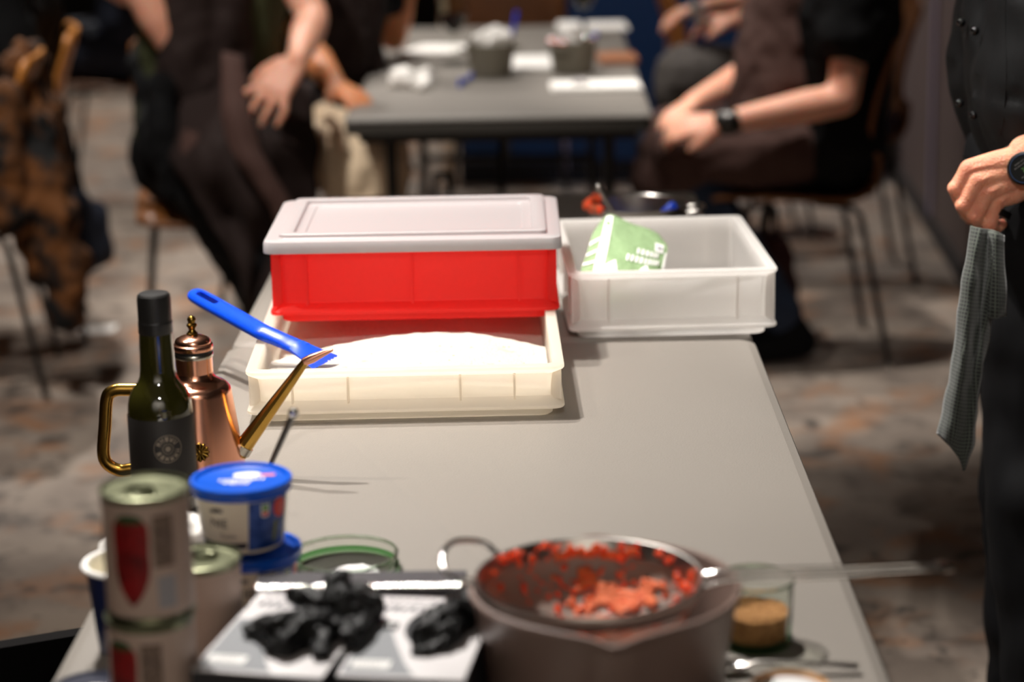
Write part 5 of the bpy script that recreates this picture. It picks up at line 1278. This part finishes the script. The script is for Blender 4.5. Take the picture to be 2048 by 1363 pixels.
# ------------------------------------------------------------------ standing chef at the right edge
J = dict(hipL=(.815, 3.04, .94), hipR=(.825, 3.21, .94), shL=(.83, 2.95, 1.46), shR=(.80, 3.33, 1.46), head=(.76, 3.13, 1.72), face=(-1, -.15, -.1),
         elL=(.865, 2.895, 1.155), wrL=(.700, 2.952, .996), elR=(.86, 3.38, 1.15), wrR=(.735, 3.30, .985),
         knL=(.755, 3.02, .51), knR=(.79, 3.24, .51), anL=(.775, 3.01, .10), anR=(.80, 3.25, .10), toeL=(-.16, -.03, 0), toeR=(-.16, .02, 0))
chef = thing('person', 'standing person in a black chef jacket and trousers at the right edge, wearing a watch', 'person', (.78, 3.12, 0))
ch = [c for c in body_chains(J, .96)]
ch = [c for c in ch if not (abs(c[-1][0]-J['wrL'][0]) < 1e-6 and abs(c[-1][2]-J['wrL'][2]) < 1e-6)]
ch += hand(J['wrR'], (.665, 3.26, .90), (-.7, .4, .5), curl=.9)
ch.append([tuple(J['shL'])+(.056,), tuple(lerp(J['shL'], J['elL'], .5))+(.050,), tuple(J['elL'])+(.042,), (.80, 2.93, 1.09, .040)])
wobj('body', flesh(ch, .0095, 4), 'skin_f', chef, ang=70)
H = Vector(J['head'])
wobj('hair', flesh([[(H.x+.03, H.y, H.z+.062, .086), (H.x+.045, H.y, H.z, .075)]], .008, 3, (60, .006)), 'hair', chef, ang=70)
# left forearm and fist: finer skin, back of the hand to the camera
q = []
wU, wL_ = (.6900, 2.946, 1.0080), (.7060, 2.956, .9730)
MCP = [(.6220, 2.938, .9990, .0128), (.6330, 2.931, .9850, .0135), (.6470, 2.931, .9690, .0130), (.6610, 2.937, .9540, .0118)]
PIP = [(.6060, 2.943, .9700, .0108), (.6160, 2.936, .9480, .0112), (.6325, 2.935, .9330, .0110), (.6540, 2.940, .9200, .0100)]
DIP = [(.6170, 2.962, .9480, .0092), (.6300, 2.958, .9290, .0095), (.6460, 2.957, .9180, .0092), (.6650, 2.960, .9100, .0085)]
TIP = [(.6360, 2.972, .9450, .0082), (.6480, 2.970, .9290, .0086), (.6620, 2.968, .9210, .0084), (.6770, 2.970, .9150, .0078)]
for k in range(4):
    f = k/3
    w = tuple(wU[i]+(wL_[i]-wU[i])*f for i in range(3))
    q.append([w+(.0205-.002*f,), lerp(w, MCP[k][:3], .5)+(.0175,), MCP[k]])
    q.append([MCP[k], lerp(MCP[k][:3], PIP[k][:3], .5)+(MCP[k][3]*.86,), PIP[k], DIP[k], TIP[k]])
    # extensor tendon standing out on the back of the hand, knuckle cap
    a = Vector(w)+Vector((-.012, -.0165, .002)); b = Vector(MCP[k][:3])+Vector((.004, -.0105, .002))
    q.append([tuple(a)+(.0022,), tuple(a.lerp(b, .5)+Vector((0, -.0012, 0)))+(.0030,), tuple(b)+(.0038,)])
    q.append([tuple(Vector(PIP[k][:3])+Vector((-.002, -.002, .002)))+(PIP[k][3]*.95,)])
# web between fingers, thumb folded inside, vein
q.append([(.655, 2.957, .985, .016), (.630, 2.966, .985, .014), (.622, 2.972, .965, .0115), (.632, 2.978, .950, .0095)])
q.append([(.684, 2.935, .985, .002), (.668, 2.9265, .984, .0026), (.655, 2.9225, .975, .0020)])
q.append([(.680, 2.934, 1.000, .0018), (.660, 2.927, .999, .0022), (.645, 2.926, .990, .0018)])
q.append([(.675, 2.953, .985, .020), (.690, 2.953, .975, .019), (.672, 2.952, .965, .014)])
q.append([wU+(.0225,), (.725, 2.952, 1.040, .028), (.80, 2.93, 1.10, .038)])
q.append([wL_+(.0215,), (.740, 2.956, 1.010, .028), (.82, 2.935, 1.09, .038)])
bm = flesh(q, .0017, 5, None)
wobj('left_forearm', bm, 'skin_f', chef, ang=80)
# watch on the left wrist
wc = Vector((.6930, 2.9215, 1.0005)); ux = Vector((.93, .25, -.25)); nrm = Vector((-.16, -.965, .16)).normalized(); ux = (ux-ux.dot(nrm)*nrm).normalized(); uy = nrm.cross(ux)
def disc(prof, n=40):
    bm = B(); add_lathe(bm, prof, n)
    m4 = Matrix((ux.to_tuple()+(0,), uy.to_tuple()+(0,), nrm.to_tuple()+(0,), (0, 0, 0, 1))).transposed()
    bmesh.ops.transform(bm, matrix=Matrix.Translation(wc) @ m4, verts=bm.verts); return bm
wch = wobj('wristwatch', disc([(.0195, -.007), (.0222, -.006), (.0226, .0015), (.0222, .0038), (.0208, .0048), (.0190, .0048), (.0186, .0040), (0, .0040)]), 'watch_black', chef)
wa = Vector((.545, 0, .84)); wdir = (Vector(wL_)-Vector(wU)).normalized()
cen = (Vector(wU)+Vector(wL_))/2+Vector((-.002, 0, .002)); axis = Vector((.78, 0, .62)).normalized(); sd1 = axis.cross(Vector((0, 1, 0))).normalized()
bm = B(); add_tube(bm, [cen+axis*.004+sd1*.0370*math.cos(2*PI*k/30)+Vector((0, 1, 0))*.0275*math.sin(2*PI*k/30) for k in range(30)], .0105, 10, True, flat=.22, up=axis)
wobj('watch_strap', bm, 'watch_black', chef)
def face(bm, name, m, off, rot=0.):
    c, s = math.cos(rot), math.sin(rot)
    for v in bm.verts:
        x, y = c*v.co.x-s*v.co.y, s*v.co.x+c*v.co.y
        v.co = wc+nrm*off+ux*x+uy*y
    inv = Matrix.Translation(-chef.location); bmesh.ops.transform(bm, matrix=inv, verts=bm.verts)
    return obj(name, bm, m, wch)
bm = print_disc(.0186, 0, 0, 36); face(bm, 'dial', 'watch_face', .0042)
bm = B(); add_lathe(bm, [(.0186, .0), (.0196, .0006), (.0196, .0)], 40, cap0=False, cap1=False); face(bm, 'blue_ring', 'watch_blue', .0050)
sgn = 1
bm = text_mesh('23', .0085); bmesh.ops.transform(bm, matrix=Matrix.Translation((0, -.001, 0)), verts=bm.verts); face(bm, 'digits', 'watch_green', .0045, .85)
bm = scribble([(.0105, -.008, .008, .0018), (.0065, -.011, .006, .0016), (-.0085, -.010, .010, .0016)], .0020, 44, .8, 1.2); face(bm, 'small_marks', 'watch_grey', .0045, .85)
# jacket: round belly towards the left, sleeve over the elbow
jk = [[(0.825, 3.03, 1.40, .115), (0.795, 3.03, 1.22, .135), (0.785, 3.035, 1.10, .140), (0.800, 3.04, 1.0, .122), (0.802, 3.05, .925, .118)], [(0.825, 3.23, 1.40, .115), (0.795, 3.22, 1.22, .135), (0.785, 3.22, 1.10, .140), (0.800, 3.22, 1.0, .122), (0.802, 3.21, .925, .118)],
      [(0.810, 3.13, 1.36, .13), (0.785, 3.13, 1.16, .143), (0.795, 3.13, 1.0, .125)],
      [(0.850, 2.95, 1.46, .075), (0.915, 2.90, 1.18, .066), (0.885, 2.925, 1.115, .060)], [(0.850, 3.31, 1.46, .075), (0.915, 3.36, 1.18, .066), (0.870, 3.33, 1.12, .058)]]
wobj('chef_jacket', flesh(jk, .008, 6, (9, .010)), 'chef_cloth', chef, ang=70)
tr = [[(0.783, 3.04, .95, .118), (0.783, 3.21, .95, .118)], [(0.783, 3.03, .93, .116), (0.775, 3.02, .74, .108), (0.770, 3.015, .52, .092), (0.786, 3.01, .32, .088), (0.796, 3.01, .13, .078)],
      [(0.803, 3.21, .93, .116), (0.808, 3.23, .74, .105), (0.808, 3.24, .52, .088), (0.818, 3.25, .14, .078)]]
wobj('trousers', flesh(tr, .009, 5, (8, .012)), 'chef_trouser', chef, ang=70)
for k in 'LR': wobj('shoe', flesh(shoes(J, k), .009, 3), 'black_cloth', chef, ang=70)
bm = B(); add_tube(bm, [(.785+.124*math.cos(2*PI*k/40), 3.125+.205*math.sin(2*PI*k/40), .955) for k in range(40)], .019, 10, True, flat=.25, up=(0, 0, 1)); wobj('belt', bm, 'watch_black', chef)
bm = B(); add_box(bm, (.672, 2.935, .936), (.020, .008, .010), Euler((0, .45, .5)), .002); wobj('belt_clip', bm, 'dark_steel', chef)
from mathutils.bvhtree import BVHTree
def on_jacket(x, z, y0=2.2):
    """point on the near side of the jacket straight in from the aisle"""
    jo = [c for c in chef.children if c.name.startswith('chef_jacket')][0]
    bv = BVHTree.FromPolygons([v.co for v in jo.data.vertices], [p.vertices for p in jo.data.polygons])
    h = bv.ray_cast(Vector((x, y0, z))-chef.location, Vector((0, 1, 0)))
    return (h[0]+chef.location if h[0] else Vector((x, 3.05, z)))
for x, z in ((.648, 1.172), (.650, 1.055)):
    bm = B(); bmesh.ops.create_icosphere(bm, subdivisions=3, radius=.0066, matrix=Matrix.Translation(on_jacket(x, z)+Vector((-.001, -.003, 0)))); wobj('button', bm, 'button', chef)
for x, y, z in ((.6385, 3.10, 1.178), (.640, 3.10, 1.064)):
    bm = B(); bmesh.ops.create_icosphere(bm, subdivisions=3, radius=.0066, matrix=Matrix.Translation((x, y, z))); wobj('button', bm, 'button', chef)
# placket seam of the jacket
bm = B(); add_tube(bm, [on_jacket(.672, 1.22-.02*k)+Vector((0, .0002, 0)) for k in range(11)], .0013, 6); wobj('placket_seam', bm, 'chef_cloth', chef)
# checked towel tucked in the belt
tw = thing('kitchen_towel', 'dark grey checked kitchen towel hanging from the belt of the standing person', 'towel', (.63, 2.92, .56))
sheet_obj('cloth', [[(0.6209, 2.9000, 0.9271), (0.6298, 2.8850, 0.9272), (0.6439, 2.9000, 0.9226), (0.6500, 2.8850, 0.9228), (0.6616, 2.9000, 0.9154)],
                    [(0.6110, 2.8850, 0.8907), (0.6199, 2.8700, 0.8903), (0.6376, 2.8950, 0.8812), (0.6441, 2.8750, 0.8785), (0.6594, 2.9000, 0.8659)],
                    [(0.6039, 2.8800, 0.8300), (0.6137, 2.8620, 0.8285), (0.6327, 2.8930, 0.8160), (0.6395, 2.8800, 0.8120), (0.6524, 2.9000, 0.7992)],
                    [(0.5985, 2.8900, 0.7439), (0.6070, 2.8620, 0.7470), (0.6254, 2.8900, 0.7335), (0.6316, 2.8800, 0.7291), (0.6425, 2.9100, 0.7151)],
                    [(0.5884, 2.9000, 0.6705), (0.5993, 2.8720, 0.6684), (0.6180, 2.8880, 0.6548), (0.6272, 2.8850, 0.6470), (0.6370, 2.9100, 0.6336)],
                    [(0.5835, 2.9050, 0.6361), (0.5936, 2.8850, 0.6276), (0.6100, 2.8880, 0.6063), (0.6192, 2.8860, 0.5866), (0.6297, 2.9100, 0.6056)]], 'towel', tw, .0025, wob=(30, .004))
sheet_obj('flap', [[(0.6415, 2.8950, 0.9209), (0.6490, 2.8800, 0.9211), (0.6632, 2.8950, 0.9150)], [(0.6399, 2.8850, 0.8695), (0.6492, 2.8720, 0.8688), (0.6654, 2.8900, 0.8645)], [(0.6394, 2.8850, 0.8059), (0.6503, 2.8730, 0.8059), (0.6690, 2.8900, 0.8042)]], 'towel', tw, .0025, wob=(30, .003))
bm = flesh([[(-.205, 5.80, .40, .050), (-.205, 5.80, .12, .075)], [(-.15, 5.84, .38, .045), (-.15, 5.84, .10, .075)]], .011, 3, (10, .015))
for v in bm.verts: v.co.z = max(.001, v.co.z-.05)
o = thing('shopping_bag', 'black bag on the floor under the left side of the back table', 'bag', (-.175, 5.82, 0)); wobj('cloth', bm, 'black_cloth', o, ang=70)
bm = flesh([[(-.205, 5.80, .38, .010), (-.195, 5.81, .50, .010), (-.165, 5.83, .50, .010), (-.15, 5.84, .36, .010)]], .005, 2); wobj('bag_handle', bm, 'black_cloth', o)
# maroon bag under the seated man's chair
bm = flesh([[(.70, 5.90, .30, .055), (.69, 5.92, .12, .075)], [(.74, 6.02, .28, .05), (.74, 6.02, .10, .07)]], .011, 3, (12, .012))
for v in bm.verts: v.co.z = max(.001, v.co.z-.045)
o = thing('maroon_bag', 'dark maroon bag on the floor under the chair of the seated man', 'bag', (.71, 5.95, 0)); wobj('cloth', bm, 'maroon', o, ang=70)
bm = flesh([[(.69, 5.93, .29, .010), (.70, 5.95, .36, .010), (.735, 6.0, .355, .010), (.745, 6.02, .27, .010)]], .005, 2); wobj('bag_handle', bm, 'black_cloth', o)
